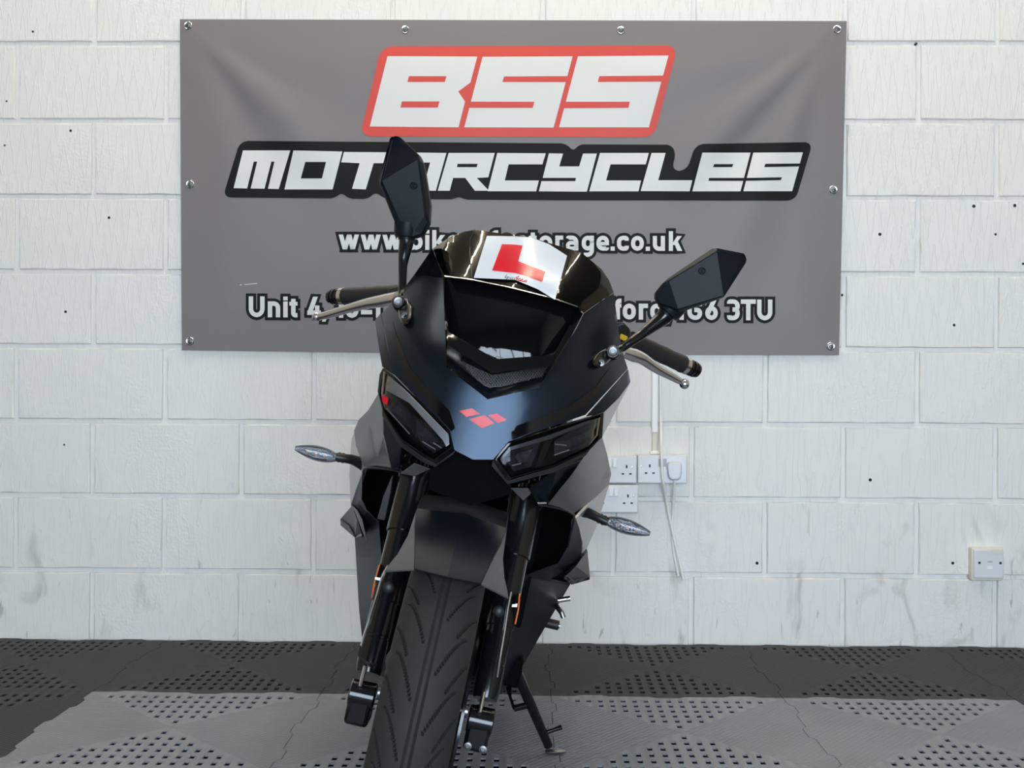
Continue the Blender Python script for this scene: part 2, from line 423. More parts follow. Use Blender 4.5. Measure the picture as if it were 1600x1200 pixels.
# ------------------------------------------------------------------ ceiling lights: a honeycomb of tubes
hexl = empty('honeycomb_light', (0, 1.0, RH - 0.06))
tag(hexl, 'honeycomb grid of white tube lights hanging below the ceiling', 'light')
hs = 0.55; seen = set()
for q in range(-2, 3):
    for r_ in range(-2, 5):
        cx = hs * 1.5 * q; cy = hs * math.sqrt(3) * (r_ + 0.5 * (q % 2)) - 0.4
        if abs(cx) > 1.3 or 1.0 + cy > 3.05 or 1.0 + cy < 1.95: continue
        C = [(cx + hs * math.cos(PI / 3 * k), cy + hs * math.sin(PI / 3 * k)) for k in range(6)]
        for k in range(6):
            a, b = C[k], C[(k + 1) % 6]; key = tuple(sorted(((round(a[0], 2), round(a[1], 2)), (round(b[0], 2), round(b[1], 2)))))
            if key in seen: continue
            seen.add(key)
            A, B = Vector((*a, 0)), Vector((*b, 0)); d = (B - A).normalized() * 0.03
            tube('tube_light', [A + d, B - d], 0.013, m_led, hexl, 8)

# ------------------------------------------------------------------ floor tiles
def tile_mesh():
    bm = bmesh.new(); nx, ny = 19, 13; mrg = 0.022
    x0, x1, y0, y1 = -TW / 2 + mrg, TW / 2 - mrg, -TD / 2 + mrg, TD / 2 - mrg
    cw, ch = (x1 - x0) / nx, (y1 - y0) / ny; top = MATZ; key = {}
    def V(x, y, z=top):
        k = (round(x, 5), round(y, 5), round(z, 5))
        if k not in key: key[k] = bm.verts.new((x, y, z))
        return key[k]
    def face(*p):
        vs = []
        for q in p:
            v = V(*q)
            if v not in vs: vs.append(v)
        try: bm.faces.new(vs)
        except ValueError: pass
    hw, hh = 0.0055, 0.0115
    for i in range(nx):
        for j in range(ny):
            a, b, c, d = x0 + i * cw, x0 + (i + 1) * cw, y0 + j * ch, y0 + (j + 1) * ch
            mx, my = (a + b) / 2, (c + d) / 2
            if abs(my) / (TD / 2) > abs(mx) / (TW / 2) + 0.05:
                P = [(a, c), (b, c), (b, d), (a, d)]; H = [(mx - hw, my - hh), (mx + hw, my - hh), (mx + hw, my + hh), (mx - hw, my + hh)]
                for k in range(4):
                    l = (k + 1) % 4
                    face((*P[k], top), (*P[l], top), (*H[l], top), (*H[k], top))
                    face((*H[k], top), (*H[l], top), (*H[l], MATZ - 0.0035), (*H[k], MATZ - 0.0035))
            else: face((a, c, top), (b, c, top), (b, d, top), (a, d, top))
    # border with interlocking tabs, the same profile on opposite sides
    gap = 0.0007; A = 0.011
    def prof(n):
        P = []; ts = [0.0, 0.10, 0.13, 0.22, 0.25, 0.42, 0.45, 0.55, 0.58, 0.75, 0.78, 0.87, 0.90, 1.0]; vs = [0, 0, 1, 1, 0, 0, -1, -1, 0, 0, 1, 1, 0, 0]
        return list(zip(ts, vs))
    pr = prof(0)
    def side(fn_out, fn_in, n_in):
        O = [fn_out(t, v * A) for (t, v) in pr]; I = [fn_in(k / n_in) for k in range(n_in + 1)]
        vs = [V(*p) for p in O] + [V(*p) for p in reversed(I)]
        f = bm.faces.new(vs)
        for p, q in zip(O, O[1:]): bm.faces.new((V(*p), V(*q), V(q[0], q[1], 0.001), V(p[0], p[1], 0.001)))
    X, Y = TW / 2 - gap, TD / 2 - gap
    side(lambda t, v: (-X + 2 * X * t, -Y + v), lambda t: (x0 + (x1 - x0) * t, y0), nx)
    side(lambda t, v: (X + v, -Y + 2 * Y * t), lambda t: (x1, y0 + (y1 - y0) * t), ny)
    side(lambda t, v: (X - 2 * X * t, Y + v * 1.0 if True else 0), lambda t: (x1 - (x1 - x0) * t, y1), nx)
    side(lambda t, v: (-X + v, Y - 2 * Y * t), lambda t: (x0, y1 - (y1 - y0) * t), ny)
    bm.normal_update()
    bmesh.ops.triangulate(bm, faces=[f for f in bm.faces if len(f.verts) > 4])
    bmesh.ops.recalc_face_normals(bm, faces=bm.faces[:])
    up = [f for f in bm.faces if abs(f.normal.z) > 0.9 and f.normal.z < 0]
    bmesh.ops.reverse_faces(bm, faces=up)
    me = bpy.data.meshes.new('floor_tile'); bm.to_mesh(me); bm.free(); me.materials.append(m_tile_dark); return me
tm = tile_mesh()
XS = -1.048 - 0.047  # seam measured at the second row
YB = 2.935
for r_ in range(5):
    for c_ in range(-3, 8):
        x = XS + (c_ + 0.5) * TW + 0.0; y = YB + TD / 2 - r_ * TD
        if abs(x) > 2.7: continue
        o = bpy.data.objects.new('floor_tile', tm); COL.objects.link(o); o.parent = floor
        o.location = Vector((x, y, 0)) - floor.location
        light = (r_ >= 1 and 0 <= c_ <= 3)
        o.material_slots[0].link = 'OBJECT'; o.material_slots[0].material = m_tile_light if light else m_tile_dark

# ------------------------------------------------------------------ banner
BAN_Y = WALL_Y - 0.007
def disp(px, py):
    def fan(cx, cy, sgn, th0, per, r0, rw, A, hw):
        dx, dy = (px - cx) * sgn, py - cy; r = math.hypot(dx, dy)
        if r < 1: return 0
        th = math.degrees(math.atan2(dy, dx)); e = math.exp(-((r - r0) / rw) ** 2) * (1 - math.exp(-(r / 50) ** 2))
        return A * math.cos((th - th0) / per * 2 * PI) * e * math.exp(-((th - 47) / hw) ** 2)
    v = fan(1308, 46, -1, 40, 25, 230, 170, 0.0100, 26) + fan(294, 40, 1, 42, 40, 190, 150, 0.0115, 17)
    v += 0.0016 * math.sin(px / 95 + 0.6 * math.sin(py / 70)) * math.sin(py / 120 + 1.1) + 0.0012 * math.sin(px / 41 + py / 63)
    edge = min(px - 281, 1317 - px, py - 31, 551 - py); k = max(0.0, min(1.0, edge / 70))
    return 0.004 + 0.009 * k + v * k
def ban(px, py, lift=0.0): return at(px, py, BAN_Y - disp(px, py) - lift)
bm = bmesh.new(); nx, ny = 110, 56; G = []
for j in range(ny + 1):
    row = []; t = j / ny
    for i in range(nx + 1):
        s = i / nx
        px = (281 + 3 * t) * (1 - s) + (1323 - 12 * t) * s; py = (30 * (1 - s) + 33 * s) * (1 - t) + (547 * (1 - s) + 555 * s) * t + 3.0 * math.sin(PI * s) * t * 0.6
        row.append(bm.verts.new(ban(px, py)))
    G.append(row)
for j in range(ny):
    for i in range(nx): bm.faces.new((G[j][i], G[j][i + 1], G[j + 1][i + 1], G[j + 1][i]))
thicken(bm, (0, 0.0008, 0))
banner = obj('banner', bm, m_banner, None, 50)
tag(banner, 'grey vinyl banner with red and black logo lettering screwed to the block wall', 'banner')
def printed(name, polys, m, lift, label=None):
    bm = bmesh.new()
    for P in polys:
        b2 = flat_polys([P], 9); b2.verts.index_update(); mp = {}
        for v in b2.verts: mp[v.index] = bm.verts.new(ban(v.co.x, v.co.y, lift))
        for f in b2.faces:
            try: bm.faces.new([mp[v.index] for v in f.verts])
            except ValueError: pass
        b2.free()
    for f in bm.faces:
        f.normal_update()
        if f.normal.y > 0: f.normal_flip()
    me = bpy.data.meshes.new(name); bm.to_mesh(me); bm.free(); me.materials.append(m)
    for p in me.polygons: p.use_smooth = True
    o = bpy.data.objects.new(name, me); COL.objects.link(o); o.parent = banner
    if label: o['label'] = label
    return o
L1, L2, L3 = 0.0010, 0.0016, 0.0022
red_base = fillet([(596, 72.5), (1059, 71), (1022, 214.5), (562, 213)], 16, True)
printed('red_panel', [red_base], m_red, L1, 'red slanted logo panel')
B_ = [(605.5, 87.7), (745.8, 88.4), (735, 129), (716, 143), (726.6, 158.8), (716.4, 199), (577.8, 197.6)]
S1 = [(754, 88.7), (894.8, 88), (865, 199.4), (725.5, 199)]
S2 = [(903, 88), (1044.6, 86.7), (1013.8, 199), (873.5, 199)]
for P in (B_, S1, S2): printed('large_letter', [P], m_white_p, L2, 'white slanted capital')
cuts = [[(639, 119), (697.5, 119), (695, 128), (636.6, 128)], [(627.9, 158.4), (686.7, 158.4), (684, 168), (625.8, 168)],
        [(787.7, 119.5), (886.8, 118.9), (884.2, 128.2), (785, 128)], [(735.7, 158.8), (835, 159), (832.5, 168.5), (733, 168.5)],
        [(936.5, 119), (1037, 118), (1034.4, 127.4), (934, 128)], [(883.6, 159), (984, 159), (982, 168.5), (881, 169)]]
for P in cuts: printed('letter_gap', [P], m_red, L3)
bb = [(375, 220), (885, 224), (896, 237), (904, 225.5), (1050, 226), (1056, 241), (1049, 267), (1073, 267), (1087, 225), (1270, 222), (1243, 313.5),
      (880, 313), (727, 312), (717, 307), (708, 311.5), (600, 311), (587, 299), (576, 311), (544, 310.5), (534, 300), (523, 310), (348, 308.5)]
printed('black_panel', [fillet(bb, 12, True)], m_black_p, L1, 'black outlined logo panel')
MO = [[(379.7, 235), (453.5, 235), (435.5, 295.3), (365, 294)], [(458.5, 235), (534.8, 236.8), (519.7, 296), (444.5, 296)],
      [(537.5, 237.5), (610, 238), (605, 255), (583.8, 255), (571.5, 296), (550, 295), (562, 255), (533, 253.5)],
      [(615, 238), (697.5, 239), (681, 298), (600, 297)],
      [(701, 239), (773, 239), (763, 277), (745, 278), (764, 298), (742, 298), (727, 278), (708, 278), (702.7, 298), (684, 298)],
      [(777, 239), (852.8, 239.6), (847.5, 256.8), (794.7, 256.8), (788.8, 282), (842, 282), (837.8, 299), (762, 298.8)],
      [(857.7, 239.6), (879.8, 240), (873.8, 260), (905, 260), (911, 240), (932.6, 240), (917, 299.5), (842, 299), (846, 283), (899, 283), (900, 278), (848, 278)],
      [(937.5, 239), (1013.8, 239), (1009, 256.8), (954, 256.8), (947, 282), (1001.6, 282), (997.7, 299), (920.7, 299)],
      [(1018, 239), (1040, 239), (1028.5, 281.6), (1081.7, 281.6), (1077.5, 299), (1001, 298.5)],
      [(1097.5, 238.5), (1172.7, 238.5), (1157, 299), (1081.7, 299)], [(1177, 238.5), (1254.6, 238), (1237.8, 298.8), (1161.5, 298.8)]]
for P in MO: printed('logo_letter', [P], m_white_p, L2, 'white slanted letter')
cut2 = [[(396.5, 252.5), (401.8, 252.5), (391.5, 295), (386, 295)], [(424, 252.5), (428.8, 252.5), (418.5, 296), (413, 296)],
        [(477, 253), (509.5, 253), (503, 278.8), (470, 278.8)], [(636, 254), (672, 254), (665, 280), (629, 280)], [(715, 256), (746.5, 256), (744.7, 261), (714, 261)],
        [(1116, 256.4), (1145.8, 256.4), (1144, 261), (1114, 261)], [(1108, 278), (1163, 278), (1162, 282.6), (1107, 282.6)],
        [(1195.8, 256), (1250.4, 255.4), (1249, 260), (1194, 261)], [(1166.2, 278), (1222, 277), (1220, 281.4), (1165, 282.6)]]
for P in cut2: printed('letter_gap', [P], m_black_p, L3)
# the two text lines: a bold sign-lettering face drawn as strokes, white with a black outline
def stroke(path, wd, closed=False, ext=0.0):
    P = [Vector(p[:2]) for p in path]
    Q = [P[0]]
    for p in P[1:]:
        if (p - Q[-1]).length > 0.05: Q.append(p)
    P = Q; n = len(P)
    if ext and not closed:
        P[0] = P[0] + (P[0] - P[1]).normalized() * ext; P[-1] = P[-1] + (P[-1] - P[-2]).normalized() * ext
    Lf, Rt = [], []
    for i in range(n):
        a = P[i - 1] if (i or closed) else None; b = P[(i + 1) % n] if (i < n - 1 or closed) else None
        d1 = (P[i] - a).normalized() if a is not None else None; d2 = (b - P[i]).normalized() if b is not None else None
        d1 = d1 or d2; d2 = d2 or d1
        n1 = Vector((-d1.y, d1.x)); n2 = Vector((-d2.y, d2.x)); m_ = (n1 + n2)
        if m_.length < 1e-3: m_ = n1.copy()
        m_.normalize(); k = min(2.0, 1 / max(0.3, m_.dot(n1)))
        Lf.append(P[i] + m_ * (wd / 2 * k)); Rt.append(P[i] - m_ * (wd / 2 * k))
    return [[Lf[i], Lf[(i + 1) % n], Rt[(i + 1) % n], Rt[i]] for i in range(n if closed else n - 1)]
def glyph(ch, x0, x1, T, X, B, s):
    l, r, t, xt, b = x0 + s / 2, x1 - s / 2, T + s / 2, X + s / 2, B - s / 2; m = (l + r) / 2
    xm = (xt + b) / 2; cm = (t + b) / 2; O = []; Rd = (r - l) * 0.62
    def st(pts, rad=0.0, closed=False, wd=None): O.append(('s', fillet(pts, rad, closed) if rad else pts, closed, wd or s))
    def poly(*p): O.append(('p', p))
    rr = lambda a, c, e, d: [(a, c), (e, c), (e, d), (a, d)]
    if ch == 'w':
        W = x1 - x0; q = s * 1.08
        for (a, ya, c, yb) in ((x0, X, x0 + W * 0.2, B), (x0 + W * 0.41, X, x0 + W * 0.2, B), (x0 + W * 0.41, X, x1 - W * 0.2 - q, B), (x1 - q, X, x1 - W * 0.2 - q, B)):
            poly((a, ya), (a + q, ya), (c + q, yb), (c, yb))
    elif ch == '.': poly((x0, B - s), (x0 + s, B - s), (x0 + s, B), (x0, B))
    elif ch == ',': poly((x0 + s * 0.5, B - s), (x0 + s * 1.5, B - s), (x0 + s * 0.9, B + s * 0.9), (x0 + s * 0.1, B + s * 0.9))
    elif ch == 'b': st([(l, T), (l, B)]); st(rr(l, xt, r, b), Rd, True)
    elif ch == 'd': st([(r, T), (r, B)]); st(rr(l, xt, r, b), Rd, True)
    elif ch == 'i': st([(m, X), (m, B)]); st([(m, T), (m, T + s * 0.85)])
    elif ch in 'lI': st([(m, T), (m, B)])
    elif ch == 'k':
        st([(l, T), (l, B)]); q = s * 1.15; y = X + (B - X) * 0.55
        poly((x1 - q, X), (x1, X), (l + s * 0.5 + q * 0.4, y + s * 0.2), (l + s * 0.2, y + s * 0.1)); poly((l + s * 0.7, y - s * 0.4), (l + s * 1.6, y - s * 0.8), (x1 + s * 0.1, B), (x1 - q * 0.95, B))
    elif ch == 'e': st([(l, xm + s * 0.12), (r, xm + s * 0.12)], wd=s * 0.85); st([(r, xm + s * 0.5), (r, xt), (l, xt), (l, b), (r, b), (r, b - s * 0.25)], Rd)
    elif ch == 'c': st([(r, xt + s * 0.7), (r, xt), (l, xt), (l, b), (r, b), (r, b - s * 0.7)], Rd)
    elif ch == 's': st([(r, xt + s * 0.4), (r, xt), (l, xt), (l, xm), (r, xm), (r, b), (l, b), (l, b - s * 0.4)], Rd * 0.6, wd=s * 0.92)
    elif ch == 'a': st([(l, xt + s * 0.25), (l + s * 0.1, xt), (r, xt), (r, B)], Rd); st(rr(l, xm - s * 0.05, r, b), Rd * 0.5, True, s * 0.92)
    elif ch == 'f': st([(x1, t), (l + s * 0.45, t), (l + s * 0.45, B)], s); st([(x0, xt), (x1, xt)], wd=s * 0.85)
    elif ch == 't': st([(l + s * 0.3, T + s * 0.5), (l + s * 0.3, b), (x1, b)], s); st([(x0 - s * 0.1, xt), (x1, xt)], wd=s * 0.85)
    elif ch == 'o': st(rr(l, xt, r, b), Rd, True)
    elif ch == '0': st(rr(l, t, r, b), Rd, True)
    elif ch == 'r': st([(l, X), (l, B)]); st([(l, xm), (l, xt), (x1, xt)], s)
    elif ch == 'n': st([(l, X), (l, B)]); st([(l, xm), (l, xt), (r, xt), (r, B)], Rd)
    elif ch == 'u': st([(r, X), (r, B)]); st([(l, X), (l, b), (r, b), (r, xm)], Rd)
    elif ch == 'g': st([(r, X), (r, b + s * 1.5), (l, b + s * 1.5)], Rd); st(rr(l, xt, r, b), Rd, True)
    elif ch == 'U': st([(l, T), (l, b), (r, b), (r, T)], Rd)
    elif ch == '4':
        poly((x0 + (x1 - x0) * 0.42, T), (x0 + (x1 - x0) * 0.42 + s * 1.1, T), (x0 + s * 1.15, b - s * 0.6), (x0, b - s * 0.6))
        st([(x0, b - s * 0.6), (x1, b - s * 0.6)]); st([(r - s * 0.35, T + (B - T) * 0.42), (r - s * 0.35, B)])
    elif ch == '1': st([(r, T), (r, B)]); poly((r, T), (r, T + s * 1.1), (x0 - s * 0.2, T + s * 1.7), (x0 - s * 0.2, T + s * 0.7))
    elif ch == '-': st([(x0, B - (B - X) * 0.36), (x1, B - (B - X) * 0.36)])
    elif ch == 'G': st([(r, t + s * 1.1), (r, t), (l, t), (l, b), (r, b), (r, cm + s * 0.1), (m - s * 0.1, cm + s * 0.1)], Rd * 0.8)
    elif ch == '6': st(rr(l, cm - s * 0.3, r, b), Rd, True); poly((m + s * 0.1, T), (m + s * 1.25, T), (l + s * 0.6, cm + s), (l - s * 0.5, cm + s))
    elif ch == '3': st([(l, t + s * 0.5), (l, t), (r, t), (r, cm - s * .05), (m - s * 0.2, cm - s * .05)], Rd * 0.8); st([(m - s * 0.2, cm - s * .05), (r, cm - s * .05), (r, b), (l, b), (l, b - s * 0.6)], Rd * 0.8)
    elif ch == 'T': st([(x0, t), (x1, t)]); st([(m, T), (m, B)])
    return O
def grow(P, o):
    P = [Vector(p[:2]) for p in P]; n = len(P); out = []
    ar = sum(P[i].x * P[(i + 1) % n].y - P[(i + 1) % n].x * P[i].y for i in range(n)); sg = 1 if ar > 0 else -1
    for i in range(n):
        d1 = (P[i] - P[i - 1]).normalized(); d2 = (P[(i + 1) % n] - P[i]).normalized()
        n1 = Vector((d1.y, -d1.x)) * sg; n2 = Vector((d2.y, -d2.x)) * sg; m_ = (n1 + n2).normalized()
        out.append(P[i] + m_ * (o * min(1.5, 1 / max(0.4, m_.dot(n1)))))
    return out
def text_line(runs, name, slope):
    for (ch, x0, x1, T, X, B, s) in runs:
        W, K = [], []; dy = slope * (x0 - 800)
        for g in glyph(ch, x0, x1, T + dy, X + dy, B + dy, s):
            if g[0] == 'p': W.append(list(g[1])); K.append(grow(g[1], 4.6))
            else: W += stroke(g[1], g[3], g[2]); K += stroke(g[1], g[3] + 9.2, g[2], 4.6)
        def cw(Q): return [q for q in Q if len({(round(p[0], 1), round(p[1], 1)) for p in q}) > 2]
        printed('letter_outline', cw(K), m_black_p, L1); printed('letter', cw(W), m_white_p, L2)
T1 = [('w', 529, 561), ('w', 563.5, 595), ('w', 597.5, 628.5), ('.', 630, 636), ('b', 640, 660.3), ('i', 664.3, 671), ('k', 675.3, 695.5), ('e', 698.5, 717.5), ('s', 721, 738.5),
      ('a', 742.5, 761), ('f', 764.5, 778.5), ('e', 782, 801), ('s', 805, 822.5), ('t', 827.4, 838.4), ('o', 842, 863), ('r', 867.6, 880), ('a', 884, 903.6), ('g', 909, 928), ('e', 932, 951.5),
      ('.', 954, 960.5), ('c', 964, 982.6), ('o', 986, 1006), ('.', 1009, 1015.6), ('u', 1020, 1039), ('k', 1045, 1065.5)]
text_line([(c, a, b, 360, 367.7, 391, 6.5) for (c, a, b) in T1], 'web_address', 0.0045)
T2 = [('U', 388.7, 413.4), ('n', 418.4, 437.8), ('i', 442.7, 449.4), ('t', 452.8, 464.8), ('4', 480, 501.5), (',', 502.5, 511), ('1', 526.5, 536.4), ('0', 540, 560), ('-', 564, 581.5), ('1', 585, 594.3),
      ('I', 941, 948), ('l', 951, 957.5), ('f', 958.7, 971), ('o', 973, 993.4), ('r', 998, 1012.5), ('d', 1016, 1036), (',', 1039, 1048), ('I', 1061.5, 1068.5), ('G', 1074, 1097), ('6', 1102, 1121.5), ('3', 1136, 1155.8),
      ('T', 1157.5, 1181), ('U', 1183, 1206.8)]
text_line([(c, a, b, 465.6, 473.2, 498.2, 6.9) for (c, a, b) in T2], 'address_line', 0.0062)
bm = bmesh.new()
for P in ([(375, 445), (377.5, 444), (377.5, 445.5), (375, 446)], [(382, 444.2), (402, 442.4), (402, 443.4), (382, 445.2)]):
    vs = [bm.verts.new(ban(x, y, 0.001)) for (x, y) in P]; bm.faces.new(vs)
obj('scratch', bm, m_white_p, banner)
for (px, py) in ((294, 40), (633, 46.5), (970, 47.5), (1308, 46), (297, 288), (1302, 296.5), (297, 533), (1298, 541)):
    p = ban(px, py, 0.0); bm = bmesh.new()
    lathe(bm, p + Vector((0, 0.003, 0)), (0, -1, 0), [(0, 0.0125), (0.0045, 0.0125), (0.006, 0.0105), (0.0055, 0.0085), (0.004, 0.0075), (0.0035, 0.0072)], 24)
    e = obj('eyelet', bm, m_alu, banner, 40)
    bm = bmesh.new(); lathe(bm, p + Vector((0.0006, -0.0005, -0.001)), (0, -1, 0), [(0, 0.006), (0.003, 0.0058), (0.0045, 0.004), (0.0047, 0.0025), (0.003, 0.0015)], 14)
    obj('screw', bm, m_bolt, e, 40)

# ------------------------------------------------------------------ sockets and cables on the wall
SC = 522.0
def rect_px(x0, y0, x1, y1, yf, depth, name, m, parent, bev=0.002):
    a, b = at(x0, y0, WALL_Y), at(x1, y1, WALL_Y)
    return box(name, ((a.x + b.x) / 2, WALL_Y - yf - depth / 2, (a.z + b.z) / 2), (abs(b.x - a.x), depth, abs(a.z - b.z)), m, parent, bev, 3)
def outlet(pl, cx, cy, yf, screw=None):
    for (dx, dy, w_, h_) in ((0, -6.2, 2.4, 4.6), (-5.8, 5, 3.8, 2.2), (5.8, 5, 3.8, 2.2)):
        rect_px(cx + dx - w_ / 2, cy + dy - h_ / 2, cx + dx + w_ / 2, cy + dy + h_ / 2, yf, 0.0008, 'pin_hole', m_dark, pl, 0)
    if screw:
        bm = bmesh.new(); lathe(bm, at(cx + screw, cy - 3.9, WALL_Y - yf + 0.0005), (0, -1, 0), [(0, 0.0032), (0.001, 0.003), (0.0012, 0.0015)], 12); obj('screw', bm, m_steel, pl, 40)
def socket(x0, y0, x1, y1, label, switched):
    r = empty('wall_socket', at((x0 + x1) / 2, y1, WALL_Y)); inv = Matrix.Translation(-r.location)
    tag(r, label, 'socket', None)
    bx = rect_px(x0 + 1, y0 + 1, x1 - 1, y1 - 0.6, -0.004, 0.034, 'back_box', m_beige if not switched else m_socket, r); pl = rect_px(x0, y0, x1, y1, 0.030, 0.009, 'face_plate', m_socket, r, 0.003)
    for q in (bx, pl): q.matrix_parent_inverse = inv
    cx, cy = (x0 + x1) / 2, (y0 + y1) / 2
    yf = 0.0388
    if switched:
        for s_ in (-1, 1): outlet(pl, cx + s_ * 22.3, cy - 0.3 + 2, yf, s_ * 10.3)
        for s_ in (-1, 1): rect_px(cx + s_ * 4.1 - 3.2, y0 + 4.5, cx + s_ * 4.1 + 3.2, y0 + 18, yf, 0.0042, 'rocker_switch', m_switch, pl, 0.0015)
    else:
        outlet(pl, cx - 19.5, cy + 1, yf, -11.5); rect_px(cx - 6.5, y0 + 6, cx + 6.5, y0 + 18.5, yf, 0.0006, 'grey_window', m_window_grey, pl, 0)
        outlet(pl, cx + 22, cy + 1, yf, None)
    return r
socket(917, 711, 993.4, 753.5, 'white double wall socket with two rocker switches, upper left of the three', True)
socket(994.5, 709.3, 1071, 754, 'white unswitched double wall socket with a plug in its right side', False)
socket(919, 755.5, 995.5, 799.3, 'white double wall socket below the other two, two rocker switches', True)
# plug with its flex
pr_ = empty('plug', at(1054, 752, WALL_Y - 0.04)); tag(pr_, 'white three pin plug with a thin grey flex in the wall socket', 'plug')
inv = Matrix.Translation(-pr_.location)
bm = bmesh.new()
out0 = fillet([(1043, 724), (1065, 724), (1063, 749), (1046, 749)], 6, True, 4); out1 = fillet([(1042, 722), (1066, 722), (1064, 750.5), (1045, 750.5)], 6, True, 4)
loft(bm, [[at(p.x, p.y, WALL_Y - 0.0398) for p in out1], [at(p.x, p.y, WALL_Y - 0.055) for p in out1], [at(p.x, p.y, WALL_Y - 0.063) for p in out0]])
o = obj('plug_body', bm, m_socket, pr_, 40, [(0.002, 2)]); o.matrix_parent_inverse = inv
P = [at(x, y, WALL_Y - d) for (x, y, d) in ((1054, 748, 0.048), (1054, 758, 0.045), (1053, 775, 0.03), (1051.5, 800, 0.012), (1050, 825, 0.007), (1050.5, 845, 0.006), (1053.5, 868, 0.006), (1060, 900, 0.006))]
o = tube('flex', P, 0.0036, m_cable, pr_, 10); o.matrix_parent_inverse = inv
P = [at(x, y, WALL_Y - d) for (x, y, d) in ((1031.8, 557, 0.010), (1032, 600, 0.012), (1032.5, 660, 0.013), (1033.5, 700, 0.05), (1034.5, 735, 0.053), (1037, 757, 0.05), (1041, 780, 0.022), (1048, 817, 0.017), (1057, 858, 0.016), (1063, 883, 0.016), (1068, 906, 0.015))]
bm = bmesh.new()
import itertools
def radii(R, n):
    out = []
    for a, b in zip(R, R[1:]): out += [a + (b - a) * k / n for k in range(n)]
    return out + [R[-1]]
def smooth_path(P, n=5):
    out = []
    for i in range(len(P) - 1):
        p0, p1, p2, p3 = P[max(i - 1, 0)], P[i], P[i + 1], P[min(i + 2, len(P) - 1)]
        for k in range(n):
            t = k / n; out.append(0.5 * ((2 * p1) + (p2 - p0) * t + (2 * p0 - 5 * p1 + 4 * p2 - p3) * t * t + (3 * p1 - p0 - 3 * p2 + p3) * t ** 3))
    return out + [P[-1]]
add_tube(bm, smooth_path([Vector(p) for p in P]), 0.0042, 10)
tag(obj('loose_cable', bm, m_cable, None, 40), 'loose white cable hanging over the wall sockets with a cut end', 'cable')
cd = empty('conduit', at(1023, 705, WALL_Y)); tag(cd, 'white vertical plastic conduit running down the wall into the sockets', 'conduit'); inv = Matrix.Translation(-cd.location)
for (nm, y0, y1, w_, dd, mm) in (('trunking', 556, 676, 9.6, 0.014, m_cable), ('bare_pipe', 674, 706, 8.6, 0.010, m_beige), ('collar', 704, 709.5, 15, 0.018, m_cable)):
    o = rect_px(1022.8 - w_ / 2, y0, 1022.8 + w_ / 2, y1, -0.001 if nm != 'collar' else -0.002, dd, nm, mm, cd, 0.003); o.matrix_parent_inverse = inv
db = empty('data_socket', at(1538, 905, WALL_Y)); tag(db, 'small square white surface box low on the right of the wall', 'socket'); inv = Matrix.Translation(-db.location)
o = rect_px(1513, 854, 1562, 905, -0.004, 0.030, 'back_box', m_beige, db, 0.003); o.matrix_parent_inverse = inv
pl = rect_px(1515.5, 856.5, 1561.5, 901, 0.0255, 0.008, 'face_plate', m_socket, db, 0.003); pl.matrix_parent_inverse = inv
for (a, b, c, d, mm, nm) in ((1522, 875, 1525.5, 878.4, m_dark, 'screw'), (1554.5, 875.5, 1558, 879, m_dark, 'screw'), (1536, 874.2, 1544, 876, m_window_grey, 'slot'), (1536, 881.5, 1544, 886.5, m_switch, 'shutter')):
    rect_px(a, b, c, d, 0.0333, 0.0008, nm, mm, pl, 0)
o = rect_px(1542, 856.8, 1560, 863, 0.0333, 0.0006, 'stain', m_beige, pl, 0)

# ------------------------------------------------------------------ motorcycle
bike = empty('motorcycle', mtx=BM)
tag(bike, 'black and grey sports motorcycle leaning on its side stand, seen from the front', 'motorcycle')

# ---- front wheel
def tyre(name, R, hw, cb, m, st=0.0, grooves=True, segs=1300, np_=104):
    bm = bmesh.new(); prof = []
    # section from sidewall to sidewall: (x, radius)
    k = np_
    rim = R - 0.075
    for i in range(k + 1):
        a = -1 + 2 * i / k; th = a * math.radians(118)
        x = hw * math.sin(th) if abs(th) < PI / 2 else math.copysign(hw * (1 - 0.18 * (abs(th) - PI / 2)), th)
        rr = R - 0.048 * (1 - math.cos(th)) if abs(th) < PI / 2 else R - 0.048 - (0.030) * (abs(th) - PI / 2) / (math.radians(118) - PI / 2)
        prof.append((x, rr, math.copysign(1, th) * abs(th) * hw * 0.80))
    rings = []
    # fine steps where the tread faces the camera, coarse elsewhere
    phs = [2 * PI * j / segs for j in range(segs)] if not grooves else [math.radians(25 + 100 * j / 600) for j in range(600)] + [math.radians(125 + 260 * j / 110) for j in range(110)]
    for ph in phs:
        ring = []
        for (x, rr, u) in prof:
            d = 0.0
            if grooves:
                s = ph * R; au = abs(u)
                if au < 0.0044: d = 0.0050 * min(1.0, (0.0044 - au) / 0.0016)
                else:
                    pitch = 2 * PI * R / 24
                    for (u0, u1, sh, ln, wdt) in ((0.010, 0.040, 0.0, 0.060, 0.0020), (0.024, 0.054, 0.45, 0.048, 0.0024)):
                        if u0 < au < u1:
                            f = (au - u0) / (u1 - u0)
                            sc_ = ln * (1 - f) ** 1.6 + (0.5 if u > 0 else 0) * pitch + sh * pitch
                            e = ((s - sc_ + pitch / 2) % pitch) - pitch / 2
                            ww = wdt * (0.55 + 0.45 * math.sin(PI * min(1, f * 1.3))) * (1 + 0.5 * (1 - f))
                            d = max(d, 0.0045 * max(0.0, min(1.0, (ww + 0.0016 - abs(e)) / 0.0024)))
            r2 = rr - d
            # ph = 0 at the top, growing towards the front and down
            v = Vector((x, -r2 * math.sin(ph), r2 * math.cos(ph)))
            v = steer(v, st) if st else v
            ring.append(bm.verts.new((v.x, v.y + cb, v.z + R)))
        rings.append(ring)
    segs = len(phs)
    for j in range(segs):
        A, B = rings[j], rings[(j + 1) % segs]
        for i in range(k): bm.faces.new((A[i], A[i + 1], B[i + 1], B[i]))
    return obj(name, bm, m, bike, 30)
ST = math.radians(2.0)
